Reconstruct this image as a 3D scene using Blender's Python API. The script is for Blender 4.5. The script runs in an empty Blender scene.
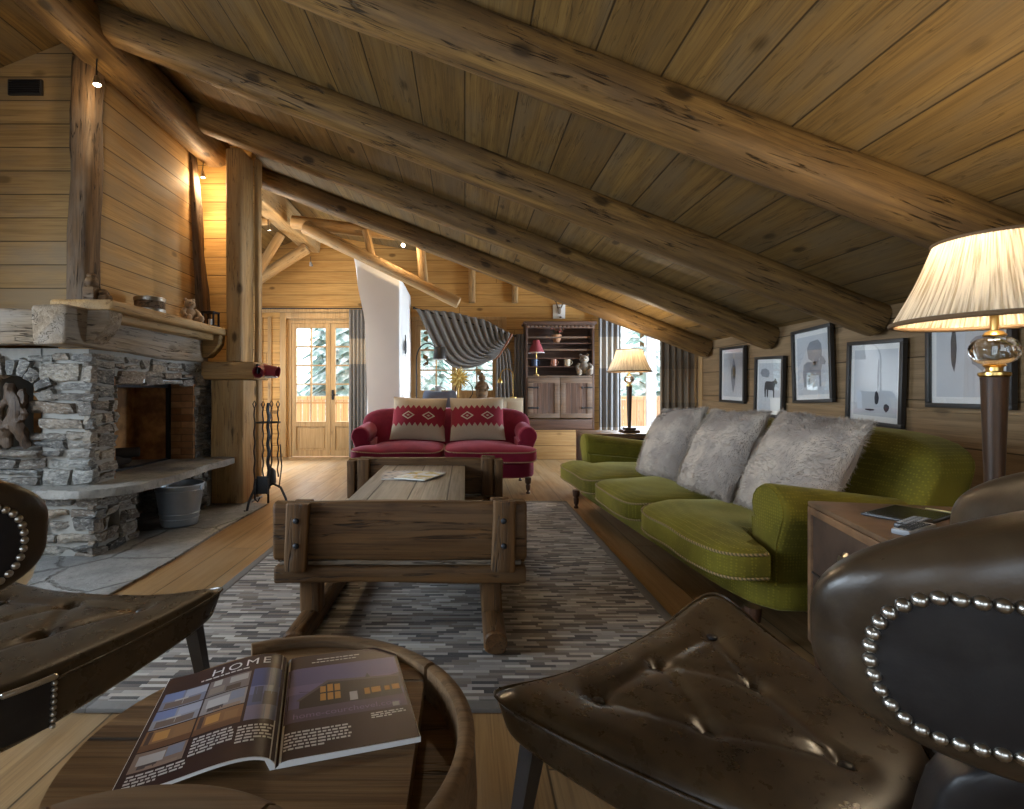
import bpy, bmesh, math, random
from mathutils import Vector, Matrix, noise
PI = math.pi
R = math.radians
rng = random.Random(7)
SC = bpy.context.scene
COL = SC.collection

# ------------------------------------------------------------------ nodes
class N:
    """small helper around one material's node tree"""
    def __init__(s, name):
        s.m = bpy.data.materials.new(name)
        s.m.use_nodes = True
        s.t = s.m.node_tree
        s.t.nodes.clear()
        s.out = s.t.nodes.new('ShaderNodeOutputMaterial')
    def n(s, kind, **kw):
        nd = s.t.nodes.new(kind)
        for k, v in kw.items():
            setattr(nd, k, v)
        return nd
    def put(s, sock, v):
        if v is None:
            return
        if isinstance(v, bpy.types.NodeSocket):
            s.t.links.new(v, sock)
        elif isinstance(v, (tuple, list)) and sock.type == 'RGBA' and len(v) == 3:
            sock.default_value = (*v, 1)
        else:
            sock.default_value = v
    def math(s, op, a, b=None, c=None, clamp=False):
        nd = s.n('ShaderNodeMath', operation=op, use_clamp=clamp)
        s.put(nd.inputs[0], a); s.put(nd.inputs[1], b); s.put(nd.inputs[2], c)
        return nd.outputs[0]
    def mix(s, f, a, b, mode='MIX'):
        nd = s.n('ShaderNodeMix', data_type='RGBA', blend_type=mode)
        s.put(nd.inputs[0], f); s.put(nd.inputs[6], a); s.put(nd.inputs[7], b)
        return nd.outputs[2]
    def xyz(s, src='Object'):
        tc = s.n('ShaderNodeTexCoord')
        sp = s.n('ShaderNodeSeparateXYZ')
        s.t.links.new(tc.outputs[src], sp.inputs[0])
        return tc.outputs[src], sp.outputs[0], sp.outputs[1], sp.outputs[2]
    def vec(s, x, y, z):
        nd = s.n('ShaderNodeCombineXYZ')
        s.put(nd.inputs[0], x); s.put(nd.inputs[1], y); s.put(nd.inputs[2], z)
        return nd.outputs[0]
    def noise(s, vec, scale=5, detail=4, rough=.55, dist=0):
        nd = s.n('ShaderNodeTexNoise')
        s.put(nd.inputs['Vector'], vec); nd.inputs['Scale'].default_value = scale
        nd.inputs['Detail'].default_value = detail; nd.inputs['Roughness'].default_value = rough
        nd.inputs['Distortion'].default_value = dist
        return nd.outputs[0]
    def vor(s, vec, scale=5, feature='F1', out=0, rand=1):
        nd = s.n('ShaderNodeTexVoronoi', feature=feature)
        s.put(nd.inputs['Vector'], vec); nd.inputs['Scale'].default_value = scale
        nd.inputs['Randomness'].default_value = rand
        return nd.outputs[out]
    def white(s, v, dims='1D'):
        nd = s.n('ShaderNodeTexWhiteNoise', noise_dimensions=dims)
        s.put(nd.inputs['W'] if dims == '1D' else nd.inputs['Vector'], v)
        return nd.outputs[0]
    def ramp(s, f, stops, interp='LINEAR'):
        nd = s.n('ShaderNodeValToRGB')
        cr = nd.color_ramp; cr.interpolation = interp
        while len(cr.elements) < len(stops):
            cr.elements.new(.5)
        for e, (p, c) in zip(cr.elements, stops):
            e.position = p
            e.color = (*c, 1) if isinstance(c, (tuple, list)) else (c, c, c, 1)
        s.put(nd.inputs[0], f)
        return nd.outputs[0]
    def range(s, v, a, b, c=0, d=1):
        nd = s.n('ShaderNodeMapRange', interpolation_type='SMOOTHSTEP')
        s.put(nd.inputs[0], v)
        for i, q in enumerate((a, b, c, d)):
            nd.inputs[i+1].default_value = q
        return nd.outputs[0]
    def bump(s, h, strength=.4, dist=.01):
        nd = s.n('ShaderNodeBump')
        nd.inputs['Strength'].default_value = strength
        nd.inputs['Distance'].default_value = dist
        s.put(nd.inputs['Height'], h)
        return nd.outputs[0]
    def attr(s, name):
        nd = s.n('ShaderNodeAttribute', attribute_name=name)
        return nd.outputs['Color'], nd.outputs['Fac']
    def done(s, color, rough=.6, metal=0, normal=None, spec=.5, sheen=0, sheen_tint=None, trans=0, ior=1.45, emit=None, es=0, coat=0, sss=0):
        p = s.n('ShaderNodeBsdfPrincipled')
        s.put(p.inputs['Base Color'], color); s.put(p.inputs['Roughness'], rough)
        s.put(p.inputs['Metallic'], metal); s.put(p.inputs['Normal'], normal)
        p.inputs['Specular IOR Level'].default_value = spec
        p.inputs['Transmission Weight'].default_value = trans
        p.inputs['IOR'].default_value = ior
        p.inputs['Coat Weight'].default_value = coat
        if sheen:
            p.inputs['Sheen Weight'].default_value = sheen
            p.inputs['Sheen Roughness'].default_value = .4
            if sheen_tint: s.put(p.inputs['Sheen Tint'], sheen_tint)
        if emit:
            s.put(p.inputs['Emission Color'], emit); p.inputs['Emission Strength'].default_value = es
        s.t.links.new(p.outputs[0], s.out.inputs[0])
        return s.m

def lerp(a, b, t): return a + (b-a)*t
def mul(c, k): return tuple(min(1, x*k) for x in c)

def wood(name, light, dark, along=0, across=None, width=.2, seam=True, rough=.6, gscale=1.0, knots=.5, var=.35, weather=None, end=None, bumpy=.35, spec=.3, streak=10.0, cracks=0):
    """boards or solid timber; along/across are axis numbers of the object's own space"""
    s = N(name)
    v, *ax = s.xyz()
    u = ax[along]
    oth = [i for i in (0, 1, 2) if i != along]
    if across is not None:
        c = s.math('ADD', s.math('DIVIDE', ax[across], width), 500.0)
        idx = s.math('FLOOR', c); fr = s.math('FRACT', c)
        rnd = s.white(idx)
        if end:
            e = s.math('ADD', s.math('DIVIDE', u, end), s.math('MULTIPLY', rnd, 9.0))
            idx2 = s.math('FLOOR', e); fe = s.math('FRACT', e)
            rnd = s.white(s.math('ADD', s.math('MULTIPLY', idx, 13.37), s.math('MULTIPLY', idx2, 7.77)))
        edge = s.math('MULTIPLY', s.math('MINIMUM', fr, s.math('SUBTRACT', 1.0, fr)), width)
        if end:
            edge = s.math('MINIMUM', edge, s.math('MULTIPLY', s.math('MINIMUM', fe, s.math('SUBTRACT', 1.0, fe)), end))
    else:
        rnd = None
    off = s.math('MULTIPLY', rnd, 37.0) if rnd else 0.0
    uu = s.math('ADD', u, off) if rnd else u
    gv = s.vec(s.math('MULTIPLY', uu, .55), s.math('MULTIPLY', ax[oth[0]], streak), s.math('MULTIPLY', ax[oth[1]], streak))
    g = s.noise(gv, 2.2*gscale, 6, .62, .7)
    fine = s.noise(s.vec(s.math('MULTIPLY', uu, 1.2), s.math('MULTIPLY', ax[oth[0]], 60), s.math('MULTIPLY', ax[oth[1]], 60)), 2.0*gscale, 3, .6)
    col = s.mix(s.range(g, .3, .7), light, dark)
    col = s.mix(s.math('MULTIPLY', s.range(fine, .45, .72), .55), col, mul(dark, .5))
    blotch = s.noise(s.vec(s.math('MULTIPLY', uu, .8), s.math('MULTIPLY', ax[oth[0]], 2.5), s.math('MULTIPLY', ax[oth[1]], 2.5)), 1.6, 4, .6)
    if weather:
        col = s.mix(s.math('MULTIPLY', s.range(blotch, .42, .68), .75), col, weather)
    if rnd:
        col = s.mix(s.math('MULTIPLY', rnd, var), col, mul(dark, .75))
    h = s.math('MULTIPLY', fine, .3)
    h = s.math('ADD', h, s.math('MULTIPLY', g, .5))
    if knots:
        kd = s.vor(s.vec(s.math('MULTIPLY', uu, 1.6), s.math('MULTIPLY', ax[oth[0]], 3.2), s.math('MULTIPLY', ax[oth[1]], 3.2)), 1.25, 'F1')
        kd = s.math('ADD', kd, s.math('MULTIPLY', s.math('SUBTRACT', fine, .5), .12))
        k = s.range(kd, .07, .15, 1, 0)
        col = s.mix(s.math('MULTIPLY', k, knots), col, mul(dark, .28))
    if cracks:
        cn = s.noise(s.vec(s.math('MULTIPLY', uu, .9), s.math('MULTIPLY', ax[oth[0]], 16), s.math('MULTIPLY', ax[oth[1]], 16)), 1.5, 3, .55, .5)
        pt = s.noise(s.vec(s.math('MULTIPLY', uu, 2.2), s.math('MULTIPLY', ax[oth[0]], 5), s.math('MULTIPLY', ax[oth[1]], 5)), 2.0, 4, .6)
        ck = s.math('MULTIPLY', s.range(s.math('ABSOLUTE', s.math('SUBTRACT', cn, .5)), .004, .022, 1, 0), s.range(pt, .46, .58))
        sc = s.math('MULTIPLY', s.range(cn, .60, .66), s.range(pt, .54, .64))
        col = s.mix(s.math('MULTIPLY', ck, cracks), col, mul(dark, .15))
        col = s.mix(s.math('MULTIPLY', sc, cracks*.8), col, mul(dark, .35))
        h = s.math('SUBTRACT', h, s.math('MULTIPLY', ck, 1.5))
    if across is not None and seam:
        sm = s.range(edge, .0015, .0055, 1, 0)
        col = s.mix(s.math('MULTIPLY', sm, .85), col, mul(dark, .12))
        h = s.math('SUBTRACT', h, s.math('MULTIPLY', sm, 2.0))
    return s.done(col, s.math('ADD', rough, s.math('MULTIPLY', g, .15)), 0, s.bump(h, bumpy, .006), spec)

def plain(name, c, rough=.5, metal=0, var=.15, scale=30, bump=.1, **kw):
    s = N(name)
    v, x, y, z = s.xyz()
    nz = s.noise(v, scale, 4)
    col = s.mix(s.math('MULTIPLY', nz, var*2), c, mul(c, .45))
    return s.done(col, rough, metal, s.bump(nz, bump, .003) if bump else None, **kw)

def flat(name, c, rough=.5, **kw):
    return N(name).done(c, rough, **kw)

# ------------------------------------------------------------------ objects
def put(o, parent=None):
    COL.objects.link(o)
    if parent is not None:
        o.parent = parent
    return o

def tag(o, label=None, cat=None, group=None, kind=None):
    if label: o['label'] = label
    if cat: o['category'] = cat
    if group: o['group'] = group
    if kind: o['kind'] = kind
    return o

def thing(name, label, cat, loc=(0, 0, 0), rz=0, group=None):
    o = bpy.data.objects.new(name, None)
    o.empty_display_size = .1
    put(o); o.location = loc; o.rotation_euler = (0, 0, rz)
    return tag(o, label, cat, group)

def copy_tree(o, parent=None):
    c = o.copy(); COL.objects.link(c)
    if parent is not None: c.parent = parent
    for ch in list(o.children):
        copy_tree(ch, c)
    return c

class MB:
    """collects shapes of one mesh"""
    def __init__(s):
        s.bm = bmesh.new()
    def _xf(s, vs, M):
        if M is not None:
            for v in vs: v.co = M @ v.co
    def box(s, a, b, bevel=0, M=None, jit=0, seg=2):
        a = Vector(a); b = Vector(b)
        r = bmesh.ops.create_cube(s.bm, size=1)
        vs = r['verts']
        c = (a+b)/2; d = b-a
        for v in vs:
            v.co = Vector((v.co.x*d.x, v.co.y*d.y, v.co.z*d.z)) + c
            if jit: v.co += Vector((rng.uniform(-jit, jit), rng.uniform(-jit, jit), rng.uniform(-jit, jit)))
        if bevel:
            es = list({e for v in vs for e in v.link_edges})
            g = bmesh.ops.bevel(s.bm, geom=es, offset=bevel, segments=seg, affect='EDGES', profile=.6)
            vs = list({v for f in g['faces'] for v in f.verts} | {v for v in vs if v.is_valid})
        s._xf(vs, M)
        return s
    def grid(s, fn, nu, nv, cu=False, cv=False):
        """fn(u,v) with u,v in 0..1; cu/cv close that direction"""
        W = nu if cu else nu+1
        H = nv if cv else nv+1
        vs = [[s.bm.verts.new(fn(i/nu, j/nv)) for j in range(H)] for i in range(W)]
        for i in range(nu):
            for j in range(nv):
                q = (vs[i][j], vs[(i+1) % W][j], vs[(i+1) % W][(j+1) % H], vs[i][(j+1) % H])
                if len(set(q)) == 4:
                    s.bm.faces.new(q)
        return vs
    def lathe(s, prof, loc=(0, 0, 0), seg=24, M=None, wob=None):
        loc = Vector(loc)
        rings = []
        for r, z in prof:
            ring = []
            for k in range(seg):
                a = 2*PI*k/seg
                rr = max(r, 1e-4)*(wob(a, z) if wob else 1)
                p = Vector((rr*math.cos(a), rr*math.sin(a), z)) + loc
                ring.append(s.bm.verts.new(M @ p if M is not None else p))
            rings.append(ring)
        for a, b in zip(rings, rings[1:]):
            for k in range(seg):
                s.bm.faces.new((a[k], a[(k+1) % seg], b[(k+1) % seg], b[k]))
        for ring, flip in ((rings[0], True), (rings[-1], False)):
            s.bm.faces.new(ring[::-1] if flip else ring)
        return s
    def tube(s, pts, r, seg=8, caps=True, closed=False, flat=1.0):
        pts = [Vector(p) for p in pts]
        n = len(pts); rings = []
        up = Vector((0, 0, 1)); prev = None
        for i, p in enumerate(pts):
            if closed: t = pts[(i+1) % n]-pts[i-1]
            else: t = pts[min(i+1, n-1)]-pts[max(i-1, 0)]
            t.normalize()
            if prev is None:
                x = t.cross(up)
                if x.length < 1e-3: x = t.cross(Vector((1, 0, 0)))
            else:
                x = prev - t*prev.dot(t)
            x.normalize(); prev = x
            y = t.cross(x)
            rr = r[i] if isinstance(r, (list, tuple)) else r
            rings.append([s.bm.verts.new(p + x*rr*math.cos(2*PI*k/seg) + y*rr*flat*math.sin(2*PI*k/seg)) for k in range(seg)])
        m = n if closed else n-1
        for i in range(m):
            a, b = rings[i], rings[(i+1) % n]
            for k in range(seg):
                s.bm.faces.new((a[k], a[(k+1) % seg], b[(k+1) % seg], b[k]))
        if caps and not closed:
            s.bm.faces.new(rings[0][::-1]); s.bm.faces.new(rings[-1])
        return s
    def soft(s, c, size, e=5, n=10, fn=None, M=None):
        """rounded (super-ellipsoid) block; fn reshapes the unit point (a,b,c) -> xyz"""
        c = Vector(c); h = Vector(size)/2
        cache = {}
        def vert(p):
            k = tuple(round(q, 5) for q in p)
            if k in cache: return cache[k]
            w = [math.tan(q*PI/4.4)/math.tan(PI/4.4) for q in p]
            L = sum(abs(q)**e for q in w)**(1/e)
            w = [q/L for q in w]
            q = Vector(fn(*w)) if fn else Vector((w[0]*h.x, w[1]*h.y, w[2]*h.z))
            q = q + c
            if M is not None: q = M @ q
            cache[k] = s.bm.verts.new(q)
            return cache[k]
        for ax in range(3):
            for sg in (-1, 1):
                for i in range(n):
                    for j in range(n):
                        quad = []
                        for di, dj in ((0, 0), (1, 0), (1, 1), (0, 1)):
                            p = [0, 0, 0]
                            p[ax] = sg; p[(ax+1) % 3] = -1+2*(i+di)/n; p[(ax+2) % 3] = -1+2*(j+dj)/n
                            quad.append(vert(p))
                        if sg < 0: quad.reverse()
                        s.bm.faces.new(quad)
        return s
    def prism(s, poly, d0, d1, f, bevel=0):
        """poly of 2-D points, f(x,y,d) -> xyz, between depths d0 and d1"""
        a = [s.bm.verts.new(f(x, y, d0)) for x, y in poly]
        b = [s.bm.verts.new(f(x, y, d1)) for x, y in poly]
        n = len(poly)
        fs = [s.bm.faces.new(a[::-1]), s.bm.faces.new(b)]
        for i in range(n):
            fs.append(s.bm.faces.new((a[i], a[(i+1) % n], b[(i+1) % n], b[i])))
        if bevel:
            es = list({e for q in fs for e in q.edges})
            bmesh.ops.bevel(s.bm, geom=es, offset=bevel, segments=2, affect='EDGES', profile=.6)
        return s
    def ball(s, c, r, sub=2, sc=(1, 1, 1)):
        g = bmesh.ops.create_icosphere(s.bm, subdivisions=sub, radius=1)
        for v in g['verts']:
            v.co = Vector((v.co.x*r*sc[0], v.co.y*r*sc[1], v.co.z*r*sc[2])) + Vector(c)
        return s
    def rough(s, amt, scale=8, seed=0):
        o = Vector((seed*3.1, seed*1.7, seed*5.3))
        s.bm.normal_update()
        mv = [(v, v.normal*noise.noise(v.co*scale+o)*amt) for v in s.bm.verts]
        for v, d in mv: v.co += d
        return s
    def cut(s, n=1):
        bmesh.ops.subdivide_edges(s.bm, edges=s.bm.edges[:], cuts=n, use_grid_fill=True)
        return s
    def move(s, M):
        for v in s.bm.verts: v.co = M @ v.co
        return s
    def build(s, name, mat, parent=None, smooth=True, angle=40, sub=0):
        bmesh.ops.recalc_face_normals(s.bm, faces=s.bm.faces[:])
        me = bpy.data.meshes.new(name)
        s.bm.to_mesh(me); s.bm.free()
        me.materials.append(mat)
        if smooth:
            me.polygons.foreach_set('use_smooth', [True]*len(me.polygons))
            try: me.set_sharp_from_angle(angle=R(angle))
            except Exception: pass
        o = put(bpy.data.objects.new(name, me), parent)
        if sub:
            md = o.modifiers.new('s', 'SUBSURF'); md.levels = sub; md.render_levels = sub
        return o

def frame_x(p0, p1, roll=0):
    """matrix with local X running from p0 to p1"""
    p0 = Vector(p0); p1 = Vector(p1)
    x = (p1-p0).normalized()
    up = Vector((0, 0, 1)) if abs(x.z) < .95 else Vector((0, 1, 0))
    y = up.cross(x).normalized(); z = x.cross(y)
    M = Matrix((x, y, z)).transposed().to_4x4()
    return Matrix.Translation(p0) @ M @ Matrix.Rotation(roll, 4, 'X')

def log(name, p0, p1, r0, r1, mat, seed=0, e=2.6, ry=1.0, bend=0, parent=None, chamfer=.02, rough=.06, pre=Matrix()):
    L = (Vector(p1)-Vector(p0)).length
    nl = max(8, int(L/.09)); ns = 20
    off = Vector((seed*7.7, seed*3.3, seed*1.9))
    xs = [0, chamfer*.4] + [chamfer + (L-2*chamfer)*i/nl for i in range(nl+1)] + [L-chamfer*.4, L]
    m = MB(); rings = []
    for i, x in enumerate(xs):
        t = x/L
        k = lerp(r0, r1, t)
        if i in (0, len(xs)-1): k *= .86
        ring = []
        for j in range(ns):
            a = 2*PI*j/ns
            ca, sa = math.cos(a), math.sin(a)
            q = (abs(ca)**e+abs(sa)**e)**(-1/e)
            d = 1 + rough*noise.noise(Vector((x*1.3, ca*1.2, sa*1.2))+off) + rough*.5*noise.noise(Vector((x*5, ca*3, sa*3))+off)
            rr = k*q*d
            ring.append(m.bm.verts.new((x, rr*ca*ry, rr*sa + bend*math.sin(PI*t))))
        rings.append(ring)
    for a, b in zip(rings, rings[1:]):
        for j in range(ns):
            m.bm.faces.new((a[j], a[(j+1) % ns], b[(j+1) % ns], b[j]))
    m.bm.faces.new(rings[0][::-1]); m.bm.faces.new(rings[-1])
    o = m.build(name, mat, parent)
    o.matrix_local = pre @ frame_x(p0, p1)
    return o

def timber(name, p0, p1, w, h, mat, seed=0, parent=None, bevel=.02, rough=.012, roll=0, pre=Matrix()):
    """rough-sawn squared timber, local X along its length"""
    L = (Vector(p1)-Vector(p0)).length
    m = MB()
    n = max(4, int(L/.12))
    off = Vector((seed*5.1, seed*2.3, seed))
    prof = []
    for sx, sy in ((1, 1), (-1, 1), (-1, -1), (1, -1)):
        for k in range(3):
            a = R({(1, 1): 0, (-1, 1): 90, (-1, -1): 180, (1, -1): 270}[(sx, sy)] + 45*k)
            prof.append((sx*(w/2-bevel)+bevel*math.cos(a), sy*(h/2-bevel)+bevel*math.sin(a)))
    P = len(prof); rings = []
    xs = [0, bevel*.5] + [bevel+(L-2*bevel)*i/n for i in range(n+1)] + [L-bevel*.5, L]
    for i, x in enumerate(xs):
        k = .93 if i in (0, len(xs)-1) else 1
        ring = []
        for (a, b) in prof:
            d = noise.noise(Vector((x*2.2, a*6, b*6))+off)*rough + noise.noise(Vector((x*8, a*9, b*9))+off)*rough*.4
            l = math.hypot(a, b)
            ring.append(m.bm.verts.new((x, a*k*(1+d/l), b*k*(1+d/l))))
        rings.append(ring)
    for a, b in zip(rings, rings[1:]):
        for j in range(P):
            m.bm.faces.new((a[j], a[(j+1) % P], b[(j+1) % P], b[j]))
    m.bm.faces.new(rings[0][::-1]); m.bm.faces.new(rings[-1])
    o = m.build(name, mat, parent, angle=50)
    o.matrix_local = pre @ frame_x(p0, p1, roll)
    return o

def text_mesh(body, size, font_spacing=1.0, align='LEFT'):
    """vertices (x,y) and faces of a line of lettering"""
    cu = bpy.data.curves.new('t', 'FONT'); cu.body = body; cu.size = size; cu.space_character = font_spacing; cu.align_x = align
    cu.resolution_u = 3
    ob = bpy.data.objects.new('t', cu); COL.objects.link(ob)
    bpy.context.view_layer.update()
    me = bpy.data.meshes.new_from_object(ob.evaluated_get(bpy.context.evaluated_depsgraph_get()))
    vs = [v.co.copy() for v in me.vertices]; fs = [tuple(p.vertices) for p in me.polygons]
    bpy.data.objects.remove(ob); bpy.data.curves.remove(cu); bpy.data.meshes.remove(me)
    return vs, fs

def holes_box(m, axis, pos, thick, u0, u1, v0, v1, holes):
    """a wall with openings; axis 'X' (wall plane x=pos..pos+thick, u=y) or 'Y' (u=x); v=z"""
    us = sorted({u0, u1, *[h[0] for h in holes], *[h[1] for h in holes]})
    vs = sorted({v0, v1, *[h[2] for h in holes], *[h[3] for h in holes]})
    for a, b in zip(us, us[1:]):
        for c, d in zip(vs, vs[1:]):
            mu, mv = (a+b)/2, (c+d)/2
            if any(h[0] < mu < h[1] and h[2] < mv < h[3] for h in holes): continue
            if axis == 'Y': m.box((a, pos, c), (b, pos+thick, d))
            else: m.box((pos, a, c), (pos+thick, b, d))
    bmesh.ops.remove_doubles(m.bm, verts=m.bm.verts[:], dist=1e-4)
    return m
# ------------------------------------------------------------------ materials
M = {}
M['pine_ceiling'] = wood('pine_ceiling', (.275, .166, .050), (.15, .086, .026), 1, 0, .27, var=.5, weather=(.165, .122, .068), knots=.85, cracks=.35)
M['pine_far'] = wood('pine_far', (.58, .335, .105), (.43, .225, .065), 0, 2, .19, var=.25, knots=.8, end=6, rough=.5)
M['pine_hood_front'] = wood('pine_hood_front', (.48, .30, .12), (.33, .20, .075), 0, 2, .165, var=.4, weather=(.28, .215, .14), knots=.6)
M['pine_hood_side'] = wood('pine_hood_side', (.56, .34, .125), (.40, .23, .08), 1, 2, .17, var=.35, weather=(.33, .25, .15), knots=.7)
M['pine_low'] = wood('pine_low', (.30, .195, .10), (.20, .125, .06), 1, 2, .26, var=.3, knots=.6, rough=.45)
M['floor_boards'] = wood('floor_boards', (.40, .25, .115), (.25, .145, .06), 1, 0, .24, var=.4, weather=(.36, .27, .17), knots=.7, end=3.7, rough=.24, bumpy=.15, spec=.5)
M['log'] = wood('log', (.34, .195, .062), (.14, .076, .024), 0, None, knots=.9, weather=(.12, .072, .034), rough=.5, bumpy=.8, streak=7, cracks=.9)
M['log_light'] = wood('log_light', (.50, .31, .125), (.30, .17, .062), 0, None, knots=.9, rough=.5, bumpy=.6, streak=7, weather=(.36, .25, .13), cracks=.6)
M['log_dark'] = wood('log_dark', (.20, .115, .05), (.08, .045, .022), 0, None, knots=.7, rough=.6, bumpy=.9, streak=9, weather=(.20, .16, .12), cracks=.9)
M['old_grey'] = wood('old_grey', (.33, .255, .175), (.17, .12, .075), 0, None, knots=.5, rough=.7, bumpy=.9, streak=12, weather=(.29, .255, .215), cracks=.8)
M['old_brown'] = wood('old_brown', (.165, .080, .027), (.062, .029, .010), 0, None, knots=.6, rough=.5, bumpy=.6, streak=11, weather=(.11, .062, .027), cracks=.8)
M['old_brown_y'] = wood('old_brown_y', (.235, .135, .06), (.11, .06, .026), 1, None, knots=.5, rough=.5, bumpy=.6, streak=11, weather=(.16, .095, .05))
M['old_brown_z'] = wood('old_brown_z', (.26, .155, .072), (.13, .072, .03), 2, None, knots=.4, rough=.5, bumpy=.6, streak=11)
M['grey_top'] = wood('grey_top', (.37, .34, .30), (.20, .18, .15), 1, 0, .2, knots=.4, rough=.45, bumpy=.6, weather=(.24, .225, .21))
M['barrel_top'] = wood('barrel_top', (.30, .18, .08), (.12, .065, .028), 0, 1, .17, knots=.4, rough=.5, bumpy=.9, streak=16, gscale=1.1)
M['barrel_rim'] = wood('barrel_rim', (.24, .14, .065), (.11, .062, .03), 0, None, knots=.3, rough=.5, bumpy=.6, streak=8, weather=(.2, .13, .07))
M['cab_x'] = wood('cab_x', (.15, .085, .06), (.07, .04, .03), 0, None, knots=.3, rough=.45, bumpy=.4, weather=(.12, .085, .075))
M['cab_z'] = wood('cab_z', (.20, .12, .085), (.09, .052, .037), 2, 0, .09, knots=.3, rough=.45, var=.5, weather=(.17, .125, .11))
M['cab_pale'] = wood('cab_pale', (.23, .155, .105), (.13, .085, .058), 0, None, knots=.3, rough=.5, weather=(.19, .15, .125))
M['door_pine'] = wood('door_pine', (.47, .30, .135), (.34, .205, .085), 2, None, knots=.5, rough=.45)
M['black_metal'] = plain('black_metal', (.035, .035, .038), .45, .8, .2, 60)
M['brass'] = plain('brass', (.62, .42, .14), .28, 1, .1, 20, 0)
M['nickel'] = plain('nickel', (.52, .50, .46), .28, 1, .1, 20, 0)
M['zinc'] = plain('zinc', (.50, .55, .60), .42, .85, .2, 14, .05)
M['plaster'] = plain('plaster', (.80, .79, .77), .9, 0, .05, 6, .3)
M['black_frame'] = plain('black_frame', (.03, .026, .023), .4, 0, .1, 30, .05)
M['paper'] = flat('paper', (.80, .80, .78), .8)
M['white_paint'] = flat('white_paint', (.8, .79, .76), .5)

def mk_glass(name, tint=(1, 1, 1), refl=.9):
    s = N(name)
    fr = s.n('ShaderNodeFresnel'); ge = s.n('ShaderNodeNewGeometry')
    s.put(fr.inputs[0], s.math('SUBTRACT', 1.5, s.math('MULTIPLY', ge.outputs['Backfacing'], 1.5-1/1.5)))
    tr = s.n('ShaderNodeBsdfTransparent'); tr.inputs[0].default_value = (*tint, 1)
    gl = s.n('ShaderNodeBsdfGlossy'); gl.inputs['Roughness'].default_value = .0
    mx = s.n('ShaderNodeMixShader')
    s.put(mx.inputs[0], s.math('MULTIPLY', fr.outputs[0], refl))
    s.t.links.new(tr.outputs[0], mx.inputs[1]); s.t.links.new(gl.outputs[0], mx.inputs[2])
    s.t.links.new(mx.outputs[0], s.out.inputs[0])
    return s.m
M['pane'] = mk_glass('pane')
M['picture_glass'] = mk_glass('picture_glass', refl=1.3)
M['clear_glass'] = N('clear_glass').done((.95, .93, .88), .02, trans=1, ior=1.45)

def mk_stone():
    s = N('stone')
    v, x, y, z = s.xyz()
    c, f = s.attr('tone')
    sep = s.n('ShaderNodeSeparateColor'); s.t.links.new(c, sep.inputs[0])
    n1 = s.noise(v, 7, 6, .65, .3)
    n2 = s.noise(s.vec(x, y, s.math('MULTIPLY', z, 2.2)), 34, 4, .6)
    base = s.ramp(sep.outputs[0], [(0, (.13, .13, .125)), (.35, (.22, .22, .21)), (.7, (.31, .305, .28)), (1, (.42, .385, .32))])
    warm = s.mix(s.math('MULTIPLY', sep.outputs[1], .55), base, (.34, .245, .16))
    col = s.mix(s.range(n1, .35, .7), mul((1, 1, 1), 1), (.5, .5, .52), 'MIX')
    col = s.mix(1.0, warm, col, 'MULTIPLY')
    col = s.mix(s.math('MULTIPLY', s.range(n2, .52, .68), .65), col, (.055, .055, .055))
    col = s.mix(s.math('MULTIPLY', s.range(n2, .48, .34), .5), col, (.50, .49, .45))
    h = s.math('ADD', s.math('MULTIPLY', n1, .8), s.math('MULTIPLY', n2, .4))
    return s.done(col, .85, 0, s.bump(h, 1.0, .035), .25)
M['stone'] = mk_stone()
M['mortar'] = plain('mortar', (.36, .35, .32), .95, 0, .3, 25, .8)

def mk_slab(name, a, b, crack_scale, joint=True):
    s = N(name)
    v, x, y, z = s.xyz()
    n1 = s.noise(v, 5, 7, .68, .4); n2 = s.noise(v, 30, 5, .6)
    col = s.mix(s.range(n1, .3, .7), a, b)
    col = s.mix(s.math('MULTIPLY', s.range(n2, .5, .72), .5), col, mul(b, .4))
    h = s.math('ADD', s.math('MULTIPLY', n1, 1.0), s.math('MULTIPLY', n2, .4))
    if joint:
        dv = s.vec(s.math('ADD', x, s.math('MULTIPLY', n1, .12)), s.math('ADD', s.math('MULTIPLY', y, .8), s.math('MULTIPLY', n1, .12)), 0.0)
        e = s.vor(dv, crack_scale, 'DISTANCE_TO_EDGE', 0)
        j = s.range(e, .008, .03, 1, 0)
        cc = s.vor(dv, crack_scale, 'F1', 1)
        sp = s.n('ShaderNodeSeparateColor'); s.t.links.new(cc, sp.inputs[0])
        col = s.mix(s.math('MULTIPLY', sp.outputs[0], .45), col, mul(b, .7))
        col = s.mix(s.math('MULTIPLY', j, .7), col, (.08, .075, .07))
        h = s.math('SUBTRACT', h, j)
    return s.done(col, .62, 0, s.bump(h, .7, .02), .35)
M['slab'] = mk_slab('slab', (.34, .33, .30), (.20, .195, .185), 2, False)
M['flagstone'] = mk_slab('flagstone', (.33, .325, .31), (.19, .19, .19), 2.1)

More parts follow.
